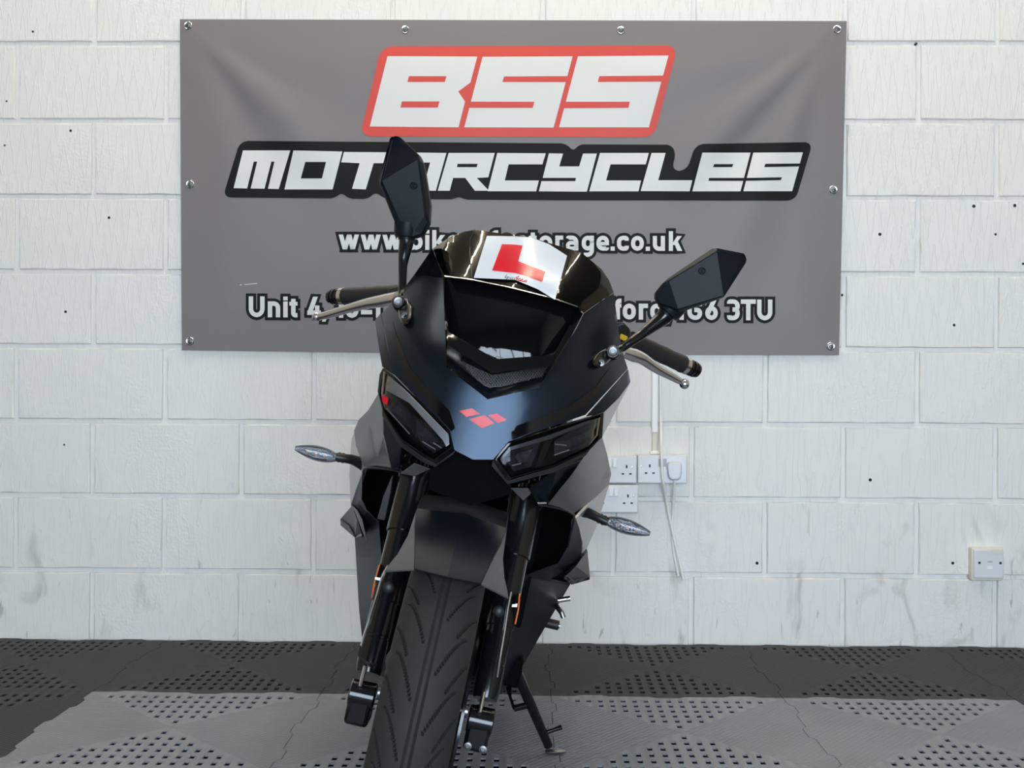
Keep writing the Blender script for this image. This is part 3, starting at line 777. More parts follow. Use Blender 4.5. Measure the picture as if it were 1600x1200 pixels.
def sv(x, b, h): return steer(Vector((x, b, h)), ST)
tyre('front_tyre', WR, 0.0535, 0.0, m_rubber, ST)
def wheel(name, cb, R, st, wd):
    bm = bmesh.new(); n = 48
    prof = [(-wd, R - 0.072), (-wd, R - 0.085), (-wd * 0.6, R - 0.095), (wd * 0.6, R - 0.095), (wd, R - 0.085), (wd, R - 0.072), (0, R - 0.078)]
    rings = []
    for j in range(n):
        ph = 2 * PI * j / n
        rings.append([bm.verts.new(steer(Vector((x, r * math.sin(ph), r * math.cos(ph))), st) + Vector((0, cb, R))) for (x, r) in prof])
    for j in range(n):
        A, B = rings[j], rings[(j + 1) % n]
        for i in range(len(prof)): bm.faces.new((A[i], A[(i + 1) % len(prof)], B[(i + 1) % len(prof)], B[i]))
    rim = obj(name, bm, m_fork, bike, 30)
    bm = bmesh.new(); lathe(bm, steer(Vector((-0.05, 0, 0)), st) + Vector((0, cb, R)), steer(Vector((1, 0, 0)), st), [(0, 0.03), (0.02, 0.04), (0.08, 0.04), (0.1, 0.03)], 24); obj('hub', bm, m_fork, rim, 40)
    for k in range(5):
        a = 2 * PI * k / 5 + 0.3
        p0 = steer(Vector((0, 0.035 * math.sin(a), 0.035 * math.cos(a))), st) + Vector((0, cb, R)); p1 = steer(Vector((0, (R - 0.09) * math.sin(a), (R - 0.09) * math.cos(a))), st) + Vector((0, cb, R))
        tube('spoke', [p0, (p0 + p1) / 2, p1], [0.018, 0.013, 0.016], m_fork, rim, 10)
    return rim
fr = wheel('front_rim', 0.0, WR, ST, 0.036)
bm = bmesh.new(); lathe(bm, sv(0.058, 0, WR), sv(1, 0, 0), [(0, 0.075), (0.0, 0.14), (0.004, 0.14), (0.004, 0.075)], 40); obj('brake_disc', bm, m_fork, bike, 30)
tyre('rear_tyre', WR, 0.066, 1.35, m_rubber, 0.0, False, 96, 20)
wheel('rear_rim', 1.35, WR, 0.0, 0.045)

# ---- forks
TRAIL = math.radians(25)
def fk(s, t): return sv(s * 0.0905, t * math.sin(TRAIL), WR + t * math.cos(TRAIL))
def brick(name, c, ax, s, m, parent, bev=0.003):
    """box with its long axis along ax"""
    z = Vector(ax).normalized(); x = Vector((1, 0, 0)); y = z.cross(x).normalized(); x = y.cross(z)
    return box(name, c, s, m, parent, bev, 2, Matrix((x, y, z)).transposed())
fdir = sv(0, math.sin(TRAIL), math.cos(TRAIL))
for s in (-1, 1):
    f = tube('fork_stanchion', [fk(s, 0.10), fk(s, 0.62)], 0.0170, m_gloss, bike, 22)
    bm = bmesh.new(); lathe(bm, fk(s, 0.26), fdir, [(0, 0.021), (0.0, 0.026), (0.085, 0.0265), (0.09, 0.029), (0.108, 0.029), (0.112, 0.024)], 26); obj('fork_seal', bm, m_fork, f, 40)
    bm = bmesh.new(); lathe(bm, fk(s, 0.385), fdir, [(0, 0.026), (0.004, 0.026), (0.004, 0.019)], 26); obj('fork_ring', bm, m_fork, f, 40)
    lo = bmesh.new(); lathe(lo, fk(s, 0.035), fdir, [(0, 0.012), (0, 0.0185), (0.012, 0.0205), (0.052, 0.0205), (0.053, 0.0195), (0.057, 0.0195), (0.058, 0.0205), (0.11, 0.0205), (0.112, 0.0225), (0.225, 0.0230)], 26)
    lo = obj('fork_lower', lo, m_fork, bike, 40)
    bm = bmesh.new(); c0 = fk(s, 0.0) + Vector((0, 0, 0.0))
    add_box(bm, c0 + Vector((0, 0.004, -0.018)), (0.036, 0.046, 0.044)); cl = obj('axle_clamp', bm, m_fork, lo, 40, [(0.006, 3)])
    bm = bmesh.new(); lathe(bm, c0 + sv(-0.0195, 0, 0.003), sv(1, 0, 0), [(0, 0.018), (0.002, 0.021), (0.037, 0.021), (0.039, 0.018)], 26); obj('clamp_barrel', bm, m_fork, lo, 40)
    bm = bmesh.new(); lathe(bm, c0 + sv(-s * 0.030 - 0.008, 0, 0.012), sv(1, 0, 0), [(0, 0.010), (0.016, 0.010)], 18); obj('axle_spacer', bm, m_steel, lo, 40)
    p = c0 + Vector((-0.004, -0.018, 0.020)); tube('fork_stud', [p, p + fdir * 0.03], 0.0032, m_chrome, lo, 10)
    for dx in ((-0.0115, 0.0115) if s > 0 else ()):
        bm = bmesh.new(); lathe(bm, c0 + Vector((dx + 0.001, -0.0185, -0.032)), (0, -1, 0), [(0, 0.0058), (0.004, 0.0058), (0.0045, 0.0035), (0.002, 0.003), (0.002, 0.001)], 18); obj('pinch_bolt', bm, m_bolt, lo, 40)
    bm = bmesh.new(); lathe(bm, fk(s, 0.175) + Vector((s * -0.004 - 0.002, -0.018, 0)), (0, -1, 0.1), [(0, 0.010), (0.012, 0.009), (0.014, 0.006)], 14); obj('guard_boss', bm, m_plastic, lo, 40)
for (t_, nm, w_) in ((0.47, 'lower_triple_clamp', 0.245), (0.61, 'upper_triple_clamp', 0.245)):
    o = box(nm, sv(0, t_ * math.sin(TRAIL), WR + t_ * math.cos(TRAIL)), (w_, 0.07, 0.035), m_matt, bike, 0.01, 3)
# brake hoses / guard edges along the forks
def hose(name, pts, r, m): return tube(name, smooth_path([L(*p) for p in pts], 6), r, m, bike, 8)
hose('fork_guard_edge', [(607, 884, 0.03), (597, 903, 0.03), (588, 935, 0.02), (578, 968, 0.0), (570, 990, -0.005), (564, 1012, -0.01)], 0.0022, m_alu)
hose('fork_guard_edge', [(798, 925, 0.03), (793, 950, 0.02), (788, 985, 0.01), (782, 1020, 0.0), (776, 1058, -0.005)], 0.0022, m_alu)
hose('brake_hose', [(563, 1010, -0.01), (561, 1022, -0.02), (566, 1030, -0.025), (577, 1037, -0.028), (588, 1039, -0.02)], 0.0022, m_plastic)
for (pts, d) in (([(593, 882), (600, 887), (590, 934), (581, 935)], 0.06), ([(805, 932), (812, 927), (805, 975), (799, 981)], 0.06)):
    b = facets('fork_reflector', [L(x, y, d) for (x, y) in pts], [(0, 1, 2, 3)], m_matt, bike, 0.01)
    e = [pts[0], pts[3]] if pts[0][0] < 700 else [pts[1], pts[2]]
    tube('reflector_lens', [L(e[0][0], e[0][1], d - 0.003), L((e[0][0] + e[1][0]) / 2 + (-4 if e[0][0] < 700 else 4) * 0.4, (e[0][1] + e[1][1]) / 2, d - 0.003), L(e[1][0], e[1][1], d - 0.003)], 0.0013, m_orange, b, 8)
    k = facets('reflector_clip', [L(x, y, d - 0.006) for (x, y) in (((586, 901), (596, 903), (595, 908), (585, 906)) if pts[0][0] < 700 else ((800, 944), (809, 943), (808, 949), (799, 949)))], [(0, 1, 2, 3)], m_alu, b, 0.003, 0.0005)

# ---- front mudguard: folded shell over the tyre
def mudguard_strip(name, cols, m, parent):
    bm = bmesh.new(); rows = []; xs = [-1, -2, -2, 0.0, 2, 2, 1]; drop = [0.044, 0.0085, 0.0075, 0.0, 0.0075, 0.0085, 0.044]
    for (a, wide) in ((41, 0.086), (38, 0.083), (32, 0.076), (25, 0.070), (15, 0.069), (5, 0.069), (-8, 0.069), (-22, 0.069), (-38, 0.068), (-52, 0.068), (-62, 0.068)):
        row = []
        for c in cols:
            x = xs[c]; inr = 0.0645 - max(0.0, a - 22) / 19 * 0.020; x = math.copysign(wide, x) if abs(x) == 1 else (math.copysign(inr + (0.0012 if c in (1, 5) else 0), x) if x else 0.0)
            t2 = math.radians(a) + (math.radians(-5.5) * (abs(x) / 0.09) ** 2 if a > 20 else 0.0); r = 0.318 - drop[c] + (0.004 if a < 25 else 0)
            k = steer(Vector((x, -math.sin(t2), math.cos(t2))), ST)
            row.append((steer(Vector((x, -r * math.sin(t2), r * math.cos(t2))), ST) + Vector((0, 0, WR)), Vector((0, math.sin(t2), -math.cos(t2))) * 0.003))
        rows.append(row)
    A = [[bm.verts.new(p) for (p, q) in r] for r in rows]; B = [[bm.verts.new(p + q) for (p, q) in r] for r in rows]; n = len(cols)
    for i in range(len(rows) - 1):
        for j in range(n - 1):
            bm.faces.new((A[i][j], A[i][j + 1], A[i + 1][j + 1], A[i + 1][j])); bm.faces.new((B[i][j], B[i + 1][j], B[i + 1][j + 1], B[i][j + 1]))
        for j in (0, n - 1): bm.faces.new((A[i][j], A[i + 1][j], B[i + 1][j], B[i][j]))
    for i in (0, len(rows) - 1):
        for j in range(n - 1): bm.faces.new((A[i][j], A[i][j + 1], B[i][j + 1], B[i][j]))
    return obj(name, bm, m, parent, 14, [(0.001, 2)])
mg = mudguard_strip('front_mudguard', (1, 2, 3, 4, 5), m_guard, bike)
mudguard_strip('lit_mudguard_cheek', (0, 1), m_satin, mg); mudguard_strip('lit_mudguard_cheek', (5, 6), m_satin, mg)  # cheeks in paler grey: light on their slant put into the colour

# ---- front cowl (painted), two halves meeting on the centre crease
cowlL = [(739, 718), (710, 703), (703, 673), (616, 585), (610, 560), (596, 490), (620, 466), (648, 428), (675, 389), (683, 408), (692, 433), (695, 505), (698, 574), (762, 624)]
cowlR = [(739, 718), (762, 624), (842, 605), (900, 514.5), (912, 490), (945, 466.5), (959, 458), (967, 519), (981, 576), (915, 648), (932, 650), (794.5, 690), (770.5, 718)]
cowlR = [(739, 718), (762, 624), (842, 605), (900, 514.5), (912, 490), (945, 466.5), (959, 458), (967, 519), (974, 555), (981, 576), (915, 648), (794.5, 690), (770.5, 718)]
cowl = sheet('front_cowl', [cowlL, cowlR], m_cowl, bike, 0.0, 0.005, 12, smooth=18, bev=0.0017)
# outer panels beside the cowl
sheet('cowl_side_panel', [[(594.5, 490), (608, 560), (614.5, 585), (597, 573), (590, 532), (586, 500)]], m_cowl, cowl, 0.004, 0.02, 20)
sheet('cowl_side_panel', [[(981.5, 577), (985, 597), (967, 622), (943, 645), (916, 651)]], m_cowl, cowl, 0.004, 0.02, 20)
# black gloss flashes
sheet('gloss_flash', [[(613, 502), (618, 520), (631, 553), (641, 575), (660, 597), (702.5, 642), (711, 669), (705, 674), (630, 584), (626, 560)]], m_gloss, cowl, -0.0012, 0.001, 14, bev=0)
sheet('gloss_flash', [[(800, 688), (799, 675), (808, 665), (890.5, 634), (931, 604.5), (952, 576), (935, 612), (910, 637), (884.5, 650)]], m_gloss, cowl, -0.0012, 0.001, 14, bev=0)
# emblem: three red lozenges
sheet('emblem_lozenge', [[(717, 642), (737.5, 638), (750.5, 647), (729, 651.5)]], m_lred, cowl, -0.0012, 0.001, 8, bev=0)
sheet('emblem_lozenge', [[(733.5, 655), (755, 649), (759, 649.5), (752.5, 669)], [(759, 649.5), (773, 661.5), (752.5, 669)]], m_lred, cowl, -0.0012, 0.001, 8, bev=0)
sheet('emblem_lozenge', [[(762, 648.5), (777, 646), (792, 656), (778, 661)]], m_lred, cowl, -0.0012, 0.001, 8, bev=0)
# recess under the screen with its mesh
rec = sheet('vent_recess', [[(697, 570), (762, 624.5), (842, 605.5), (880, 545), (769, 585), (700, 520)]], m_cowl, cowl, 0.012, 0.004, 12, fn=lambda x, y: S(x, y, 0.004 + 0.035 * max(0, min(1, ((624 + (-0.78 * (762 - x) if x < 762 else -0.25 * (x - 762))) - y) / 26))))
sheet('vent_mesh', [[(718, 563), (769, 586), (855, 572), (845, 592), (800, 603), (770, 605), (740, 590)]], m_mesh, cowl, 0.024, 0.003, 14)
bm = bmesh.new()
for k in range(34):
    x = 716 + k * 4.2
    for sg in (-1, 1):
        a = (x, 562); b = (x + sg * 34, 606)
        def inside(p):
            x_, y_ = p; lo = 563 + (x_ - 718) * 0.45 if x_ < 769 else 586 - (x_ - 769) * 0.163
            hi = 563 + (x_ - 718) * 1.23 if x_ < 740 else (590 + (x_ - 740) * 0.5 if x_ < 770 else 605 - (x_ - 770) * 0.173)
            return lo < y_ < hi and 719 < x_ < 852
        pts = [(a[0] + (b[0] - a[0]) * t / 12, a[1] + (b[1] - a[1]) * t / 12) for t in range(13)]
        run = [p for p in pts if inside(p)]
        if len(run) > 1:
            add_tube(bm, [S(run[0][0], run[0][1], 0.022), S(run[-1][0], run[-1][1], 0.022)], 0.0006, 4)
o = obj('mesh_wire', bm, m_steel, cowl); o['kind'] = 'stuff'
# lower lip of the screen
lip = [(700, 524), (774.5, 566), (866, 558), (905, 490), (912, 492), (871, 567), (860, 574), (775, 583), (768, 581), (700, 540)]
sheet('screen_surround', [[(697, 505), (701.5, 519), (774.5, 561), (769, 583), (701, 540), (698, 530)], [(774.5, 561), (865, 554.5), (903, 484), (911, 490), (872, 566), (861, 572), (769, 583)]], m_gloss, cowl, 0.006, 0.012, 14)

# ---- windscreen: dark lower pane and smoked upper blister
pane = [(697, 505), (696, 432), (737, 437), (805, 451)]
def pane_fn(x, y):
    q = S(x, y, 0.0); k = max(0.0, min(1.0, (0.955 - q.z) / 0.13))
    return S(x, y, 0.003 + 0.074 * k ** 1.3)
scr = sheet('windscreen', [[(701, 519), (694, 470), (694.5, 431), (737, 436.5), (805, 450.5), (774.5, 561)], [(774.5, 561), (805, 450.5), (865, 466), (903, 478), (905, 484), (865, 554.5)]], m_gloss, bike, 0.003, 0.003, 8, smooth=22, fn=pane_fn)
up = lambda x, y: S(x, y, -0.020 + 0.030 * max(0, min(1, (452 - y + 0.1 * (x - 800)) / 85)) ** 1.3)
facL = [(694.5, 431), (683, 408), (676.5, 388), (703, 370), (725, 362), (741, 359), (735, 375), (733.5, 395), (737, 436.5)]
facC = [(737, 436.5), (733.5, 395), (735, 375), (741, 359), (803, 367), (805, 450.5)]
facD = [(805, 450.5), (803, 367), (827, 370), (862.5, 381), (893, 390), (884, 425), (865, 466)]
facR = [(865, 466), (884, 425), (893, 390), (909, 395), (939.5, 420), (952, 438), (959, 457), (945, 466), (912, 489), (903, 479)]
sheet('screen_blister', [facL, facC, facD, facR], m_smoke, scr, 0, 0.003, 10, fn=up, smooth=12)
sheet('screen_lip', [[(694.5, 430.5), (737, 435.8), (805, 449.8), (865, 465.2), (903, 478.5), (903, 480), (865, 466.8), (805, 451.4), (737, 437.2), (694.5, 432)]], m_alu, scr, 0, 0.002, 14, fn=lambda x, y: S(x, y, -0.0215), bev=0)
for ln in ([(741, 359.5), (735, 375), (733.5, 395), (737, 436)], [(803, 367.5), (804, 400), (805, 450)], [(893, 390.5), (884, 425), (865, 465.5)]):
    tube('crease_highlight_rib', [up(*p) + Vector((0, -0.0003, 0)) for p in ln], 0.0011, m_gloss, scr, 8)  # glossy bead added along each crease to catch a highlight
# instruments and dark inner behind the blister
sheet('dash_cover', [[(694, 500), (683, 408), (690, 392), (741, 368), (803, 374), (862, 388), (909, 402), (945, 440), (905, 490), (865, 545), (774, 550)]], m_matt, scr, 0.13, 0.01, 24, bev=0)
# the edge trim between the screen and the cowl
sheet('cowl_shoulder', [[(648, 428.5), (675.5, 388), (683, 408), (691, 432), (668, 429)]], m_gloss, cowl, -0.0025, 0.003, 10)

# ---- learner plate stuck on the screen
pm = BM.copy()
def on_scr(d): return lambda x, y: up(x, y) + Vector((0, -d, 0))
plate = sheet('learner_plate', [[(761, 369), (803, 369.8), (805, 437.5), (740.6, 434.5)], [(803, 369.8), (830, 371.5), (858, 382), (886, 400), (867, 468.6), (840, 452), (805, 437.5)]], m_lwhite, None, 0, 0.0008, 10, fn=on_scr(0.004), bev=0)
plate.matrix_world = BM; tag(plate, 'white learner plate with a red capital L stuck on the smoked windscreen', 'sticker')
sheet('letter', [[(784.5, 382), (804, 382.5), (804, 427), (769, 423)], [(804, 382.5), (816.7, 384), (810, 408.5), (852, 425), (847, 441), (826, 433), (804, 427)]], m_lred, plate, 0, 0.0004, 10, fn=on_scr(0.0048), bev=0)
def scribble(pts, m, r=0.0007):
    return tube('inscription', [on_scr(0.0050)(*p) for p in pts], r, m, plate, 6)
scribble([(792, 430), (789, 434), (795, 433), (791, 437)], m_black_p, 0.0004)
for k in range(4): scribble([(797 + k * 3, 433.5), (799 + k * 3, 437.5)], m_lred if k > 1 else m_black_p, 0.0004)
scribble([(806, 434), (811, 432), (807, 437), (814, 434.5), (811, 438.5), (818, 436), (815, 440), (824, 438), (823, 441), (809, 438)], m_lred)

# ---- headlights
def headlight(housing, lens, chambers, divider, brow, tabs):
    h = sheet('headlight', [housing], m_matt, bike, 0.036, 0.02, 16)
    hx = sum(p[0] for p in housing) / len(housing); hy = sum(p[1] for p in housing) / len(housing); inn = [(hx + (x - hx) * 0.93, hy + (y - hy) * 0.90) for (x, y) in housing]; nh = len(housing)
    sheet('headlight_rim', [[housing[k], housing[(k + 1) % nh], inn[(k + 1) % nh], inn[k]] for k in range(nh)], m_gloss, h, 0.0, 0.036, 0)
    for c in chambers:
        cx = sum(p[0] for p in c) / len(c); cy = sum(p[1] for p in c) / len(c)
        bm = bmesh.new(); o_ = [bm.verts.new(S(x, y, 0.0035)) for (x, y) in c]; n = len(c)
        i_ = [bm.verts.new(S(cx + (x - cx) * 0.45 + 1.5, cy + (y - cy) * 0.45 + 1, 0.030)) for (x, y) in c]
        for k in range(n): bm.faces.new((o_[k], o_[(k + 1) % n], i_[(k + 1) % n], i_[k]))
        bm.faces.new(i_)
        obj('reflector', bm, m_reflector, h, 20)
        p = S(cx + 2, cy + 1, 0.016); bm = bmesh.new(); lathe(bm, p + Vector((0, 0.012, 0)), (0, -1, -0.1), [(0, 0.012), (0.006, 0.013), (0.010, 0.010), (0.013, 0.004)], 18); obj('lamp_bulb', bm, m_lens, h, 40)
    sheet('divider', [divider], m_gloss, h, 0.0025, 0.03, 0)
    sheet('brow', [brow], m_reflector if cx > 760 else m_satin_light, h, 0.003, 0.004, 14)  # left strip paler: bright reflection along the lens top put into its colour
    for tb in tabs: tube('light_strip', [S(x, y, 0.0005) for (x, y) in tb], 0.0009, m_satin_light, h, 6)
    sheet('lens', [lens], m_lens, h, -0.002, 0.0015, 14)
    return h
headlight([(598, 575), (616, 588), (703, 674), (711, 703), (681, 725.5), (664, 716), (627, 690), (597, 640), (590, 612), (593, 585)],
          [(599, 579), (640, 618), (701, 680), (703, 692), (676, 710), (650, 692), (600, 638), (595, 615)],
          [[(604, 617), (620, 622), (643, 646), (644, 672), (622, 656), (602, 634)], [(650, 652), (672, 664), (698, 688), (695, 697), (678, 708), (656, 690), (650, 675)]],
          [(644, 645), (650, 650), (651, 686), (643, 676)],
          [(600, 580), (640, 616), (701, 679), (702, 694), (697, 698), (692, 688), (640, 630), (604, 610), (596, 608)],
          [[(604, 638), (640, 678)], [(660, 690), (680, 702)], [(677, 692), (690, 700)]])
headlight([(915, 653), (943, 643.5), (941, 684), (921, 703.5), (868, 729), (793, 752), (770, 720), (795, 691)],
          [(925, 656), (938, 652), (934, 680), (919, 698), (860, 726), (798, 744), (781, 717), (795, 699)],
          [[(866, 690), (895, 672), (932, 662), (930, 680), (915, 697), (866, 714)], [(786, 712), (797, 700), (845, 688), (838, 710), (828, 730), (802, 736)]],
          [(850, 690), (864, 684), (846, 728), (836, 730)],
          [(784, 713), (795, 699), (858, 680), (922, 656), (924, 660), (860, 686), (797, 704), (788, 715)],
          [[(866, 711), (889, 703)], [(867, 694), (885, 696)], [(800, 727.5), (814, 724)]])
red = sheet('red_tab', [[(597, 617), (607, 622), (605, 633), (597, 627)]], m_lred, cowl, -0.003, 0.001, 0, bev=0)
# bezel lips below each headlight
sheet('headlight_bezel', [[(597, 640), (627, 690), (664, 716), (681, 725.5), (711, 704), (708, 710), (680, 730), (660, 722), (625, 697), (597, 650)]], m_plastic, cowl, 0.0, 0.02, 20)
sheet('headlight_bezel', [[(770, 720), (793, 752), (868, 729), (921, 704), (915, 712), (866, 738), (793, 757), (768, 728)]], m_plastic, cowl, 0.0, 0.02, 20)

# chin under the nose and inner black brackets
sheet('chin', [[(711, 705), (739, 719), (770, 719), (795, 754), (800, 772), (735, 790), (670, 765), (672, 733), (682, 727)]], m_matt, bike, 0.03, 0.02, 18)
facets('inner_bracket', [L(647, 724, -0.02), L(672, 733, -0.03), L(648, 744, -0.01), L(625, 740, 0.02)], [(0, 1, 2, 3)], m_satin, bike, 0.01)
facets('inner_bracket', [L(798, 763, -0.03), L(825, 763, -0.01), L(830, 771, 0.0), L(817.5, 782.5, 0.0)], [(0, 1, 2, 3)], m_satin, bike, 0.01)
facets('fairing_stay', [L(613, 742.5, 0.14), L(610, 770, 0.15), L(601, 813, 0.2), L(589.5, 811, 0.2), L(599, 775, 0.16)], [(0, 1, 2, 3, 4)], m_satin, bike, 0.02)

# ---- side fairings
def P3(l): return [L(x, y, b) for (x, y, b) in l]
# image-left: grey shoulder panel
pt = P3([(598, 640, 0.10), (575, 641, 0.22), (561, 655, 0.30), (553, 673, 0.34), (556, 697, 0.30), (568, 730, 0.17), (587, 728, 0.12), (611, 731, 0.07), (599, 677, 0.07), (576, 664, 0.22), (594, 610, 0.14)])
facets('shoulder_panel', pt, [(1, 2, 3, 9), (9, 3, 4), (9, 4, 5), (9, 5, 6), (1, 9, 8, 0), (9, 6, 7, 8), (10, 1, 0)], m_satin, bike, 0.006, smooth=28)
facets('cowl_lower_panel', P3([(599, 648, 0.075), (627, 690, 0.03), (624, 734, 0.05), (611, 732, 0.065), (599, 677, 0.072)]), [(0, 1, 2, 3, 4)], m_cowl, bike, 0.02)
# grey flank behind it
pt = P3([(556, 670, 0.45), (549, 686, 0.55), (546, 741, 0.60), (548, 790, 0.60), (556, 770, 0.42), (568, 732, 0.24), (560, 705, 0.33), (551, 690, 0.85), (549, 741, 0.90), (552, 790, 0.90)])
facets('flank_panel', pt, [(0, 6, 5, 1), (1, 5, 4, 2), (2, 4, 3), (1, 2, 8, 7), (2, 3, 9, 8)], m_flank, bike, vec=(0.006, 0.004, 0), smooth=40)
# lower fairing, image-left
pt = P3([(568, 733, 0.23), (556, 765, 0.36), (548, 790, 0.46), (554, 840, 0.60), (556, 870, 0.72), (561, 952, 0.72), (566, 1000, 0.72), (580, 1050, 0.72),
         (566, 745, 0.20), (565, 780, 0.25), (573, 797, 0.27), (592, 815, 0.30), (596, 870, 0.32), (594, 940, 0.34), (596, 1000, 0.37), (604, 1060, 0.42)])
facets('lower_fairing', pt, [(0, 1, 9, 8), (1, 2, 10, 9), (2, 3, 11, 10), (3, 4, 12, 11), (4, 5, 13, 12), (5, 6, 14, 13), (6, 7, 15, 14)], m_fairing, bike, 0.006, smooth=30)
W = P3([(548, 790, 0.46), (554, 840, 0.60), (556, 870, 0.72), (561, 952, 0.72), (566, 1000, 0.72), (580, 1050, 0.72)])
Wb = [Vector((p.x * 0.92, 1.05, p.z + 0.01)) for p in W]
facets('fairing_flank', W + Wb, [(i, i + 1, i + 7, i + 6) for i in range(5)], m_fairing, bike, vec=(0.006, 0.0, 0), smooth=30)
# winglet, image-left
wing = P3([(550, 790, 0.42), (531.5, 811, 0.50), (532, 820, 0.51), (555, 839, 0.45), (565, 834, 0.40), (558, 812, 0.36)])
wl = facets('winglet', wing, [(0, 1, 3, 5), (1, 2, 3), (5, 3, 4)], m_satin, bike, 0.05)
facets('winglet_trim', P3([(531.5, 811, 0.495), (545, 820, 0.46), (557, 836, 0.44), (565, 833, 0.395), (566, 838, 0.395), (555, 841, 0.44), (532, 821, 0.505)]), [(0, 1, 2, 5, 6), (2, 3, 4, 5)], m_gloss, wl, 0.03)
facets('fairing_crease', P3([(549, 789, 0.40), (558, 797, 0.34), (566, 812, 0.325), (574, 848, 0.33), (568, 835, 0.34), (556, 803, 0.36)]), [(0, 1, 5), (1, 2, 4, 5), (2, 3, 4)], m_satin, bike, 0.004)
# image-right: grey shoulder panel
pt = P3([(919, 705, 0.09), (941, 683, 0.20), (949, 711, 0.30), (955, 741, 0.36), (951, 758, 0.33), (925, 782, 0.20), (897, 802, 0.14), (876, 793, 0.07), (856, 788, 0.03), (893, 742, 0.03), (908, 720, 0.06), (915, 760, 0.14)])
facets('shoulder_panel', pt, [(0, 1, 2, 11), (11, 2, 3, 4), (11, 4, 5), (11, 5, 6), (11, 6, 7), (10, 0, 11), (9, 10, 11), (9, 11, 7, 8)], m_satin, bike, 0.006, smooth=28)
facets('cowl_lower_panel', P3([(868, 735, 0.0), (908, 719, 0.055), (893, 742, 0.045), (856, 788, 0.045), (840, 786, 0.04), (826, 764, 0.02)]), [(0, 1, 2, 3, 4, 5)], m_cowl, bike, 0.02)
facets('marker_tab', P3([(839.5, 784.5, 0.02), (853, 784, 0.028), (855, 787.5, 0.028), (841, 787.8, 0.02)]), [(0, 1, 2, 3)], m_alu, bike, 0.004, 0.0008)
pt = P3([(943, 684, 0.45), (972, 615, 0.50), (985, 598, 0.40), (955, 741, 0.60), (952, 757, 0.60), (933, 820, 0.60), (908, 878, 0.55), (910, 847, 0.38), (898, 814, 0.22), (925, 784, 0.26), (951, 760, 0.45)])
facets('flank_panel', [pt[i] for i in (4, 5, 6, 7, 8, 9, 10)], [(0, 1, 5, 6), (1, 2, 3), (1, 3, 4, 5)], m_flank, bike, vec=(-0.006, 0.004, 0), smooth=40)
B2 = P3([(955, 741, 0.60), (951, 758, 0.60), (933, 820, 0.60), (908, 878, 0.55)]); B3 = [Vector((p.x * 0.9, 0.95, p.z + 0.01)) for p in B2]
facets('fairing_flank', B2 + B3, [(i, i + 1, i + 5, i + 4) for i in range(3)], m_flank, bike, vec=(-0.006, 0, 0), smooth=40)
facets('flank_panel', P3([(944, 646, 0.17), (984, 600, 0.32), (958, 650, 0.42), (941, 683, 0.30)]), [(0, 1, 2, 3)], m_flank, bike, vec=(-0.006, 0.004, 0))
# lower fairing, image-right
pt = P3([(898, 806, 0.20), (905, 825, 0.28), (910, 848, 0.36), (908, 880, 0.44), (890, 915, 0.72), (850, 983, 0.72), (812, 1049, 0.72), (784, 1084, 0.72),
         (893, 812, 0.18), (891, 836, 0.22), (886, 856, 0.25), (872, 880, 0.28), (818, 900, 0.30), (796, 955, 0.32), (780, 1010, 0.36), (766, 1076, 0.44)])
facets('lower_fairing', pt, [(i, i + 1, i + 9, i + 8) for i in range(7)], m_fairing, bike, 0.006, smooth=30)
W = P3([(908, 880, 0.44), (890, 915, 0.72), (850, 983, 0.72), (812, 1049, 0.72), (784, 1084, 0.72)]); Wb = [Vector((p.x * 0.92, 1.05, p.z + 0.01)) for p in W]
facets('fairing_flank', W + Wb, [(i, i + 1, i + 6, i + 5) for i in range(4)], m_fairing, bike, vec=(-0.006, 0, 0), smooth=30)
wing = P3([(918, 862, 0.44), (922, 902, 0.52), (892, 913, 0.46), (882, 902, 0.40), (900, 885, 0.38), (909, 872, 0.40)])
wl = facets('winglet', wing, [(0, 1, 4, 5), (1, 2, 3, 4)], m_satin, bike, 0.05)
facets('winglet_trim', P3([(922, 900, 0.515), (921.5, 906, 0.52), (893, 914, 0.455), (881, 904, 0.39), (884, 898, 0.39), (896, 907, 0.44)]), [(0, 1, 2, 5), (5, 2, 3, 4)], m_gloss, wl, 0.03)
# inner opening lip
hose('opening_edge', [(567, 742, 0.2), (570, 732, 0.16), (590, 731.5, 0.12), (612, 734, 0.08), (632, 738, 0.06)], 0.0018, m_plastic)
hose('opening_edge', [(842, 788, 0.03), (870, 793, 0.07), (890, 800, 0.12), (897, 808, 0.17), (892, 835, 0.22), (888, 855, 0.25)], 0.0022, m_plastic)

# ---- dark inside: radiator, engine, frame
rad = box('radiator', (0, 0.36, 0.52), (0.25, 0.03, 0.30), m_matt, bike, 0.004)
bm = bmesh.new()
for k in range(28): add_box(bm, (0, 0.343, 0.385 + k * 0.0098), (0.23, 0.004, 0.0016))
o = obj('radiator_fin', bm, m_matt, rad); o['kind'] = 'stuff'
bm = bmesh.new(); add_box(bm, (0, 0.76, 0.38), (0.20, 0.30, 0.24)); add_box(bm, (-0.035, 0.93, 0.33), (0.32, 0.22, 0.34)); add_box(bm, (0, 0.62, 0.55), (0.18, 0.2, 0.2)); add_box(bm, (0, 0.76, 0.60), (0.22, 0.34, 0.15)); obj('engine', bm, m_matt, bike, 40, [(0.02, 3)])
box('inner_fairing', (-0.014, 0.50, 0.585), (0.435, 0.04, 0.28), m_matt, bike, 0.01)
for s in (-1, 1): tube('frame_spar', [(s * 0.05, 0.30, 0.80), (s * 0.13, 0.55, 0.70), (s * 0.13, 0.85, 0.48)], 0.028, m_matt, bike, 12)
bm = bmesh.new()
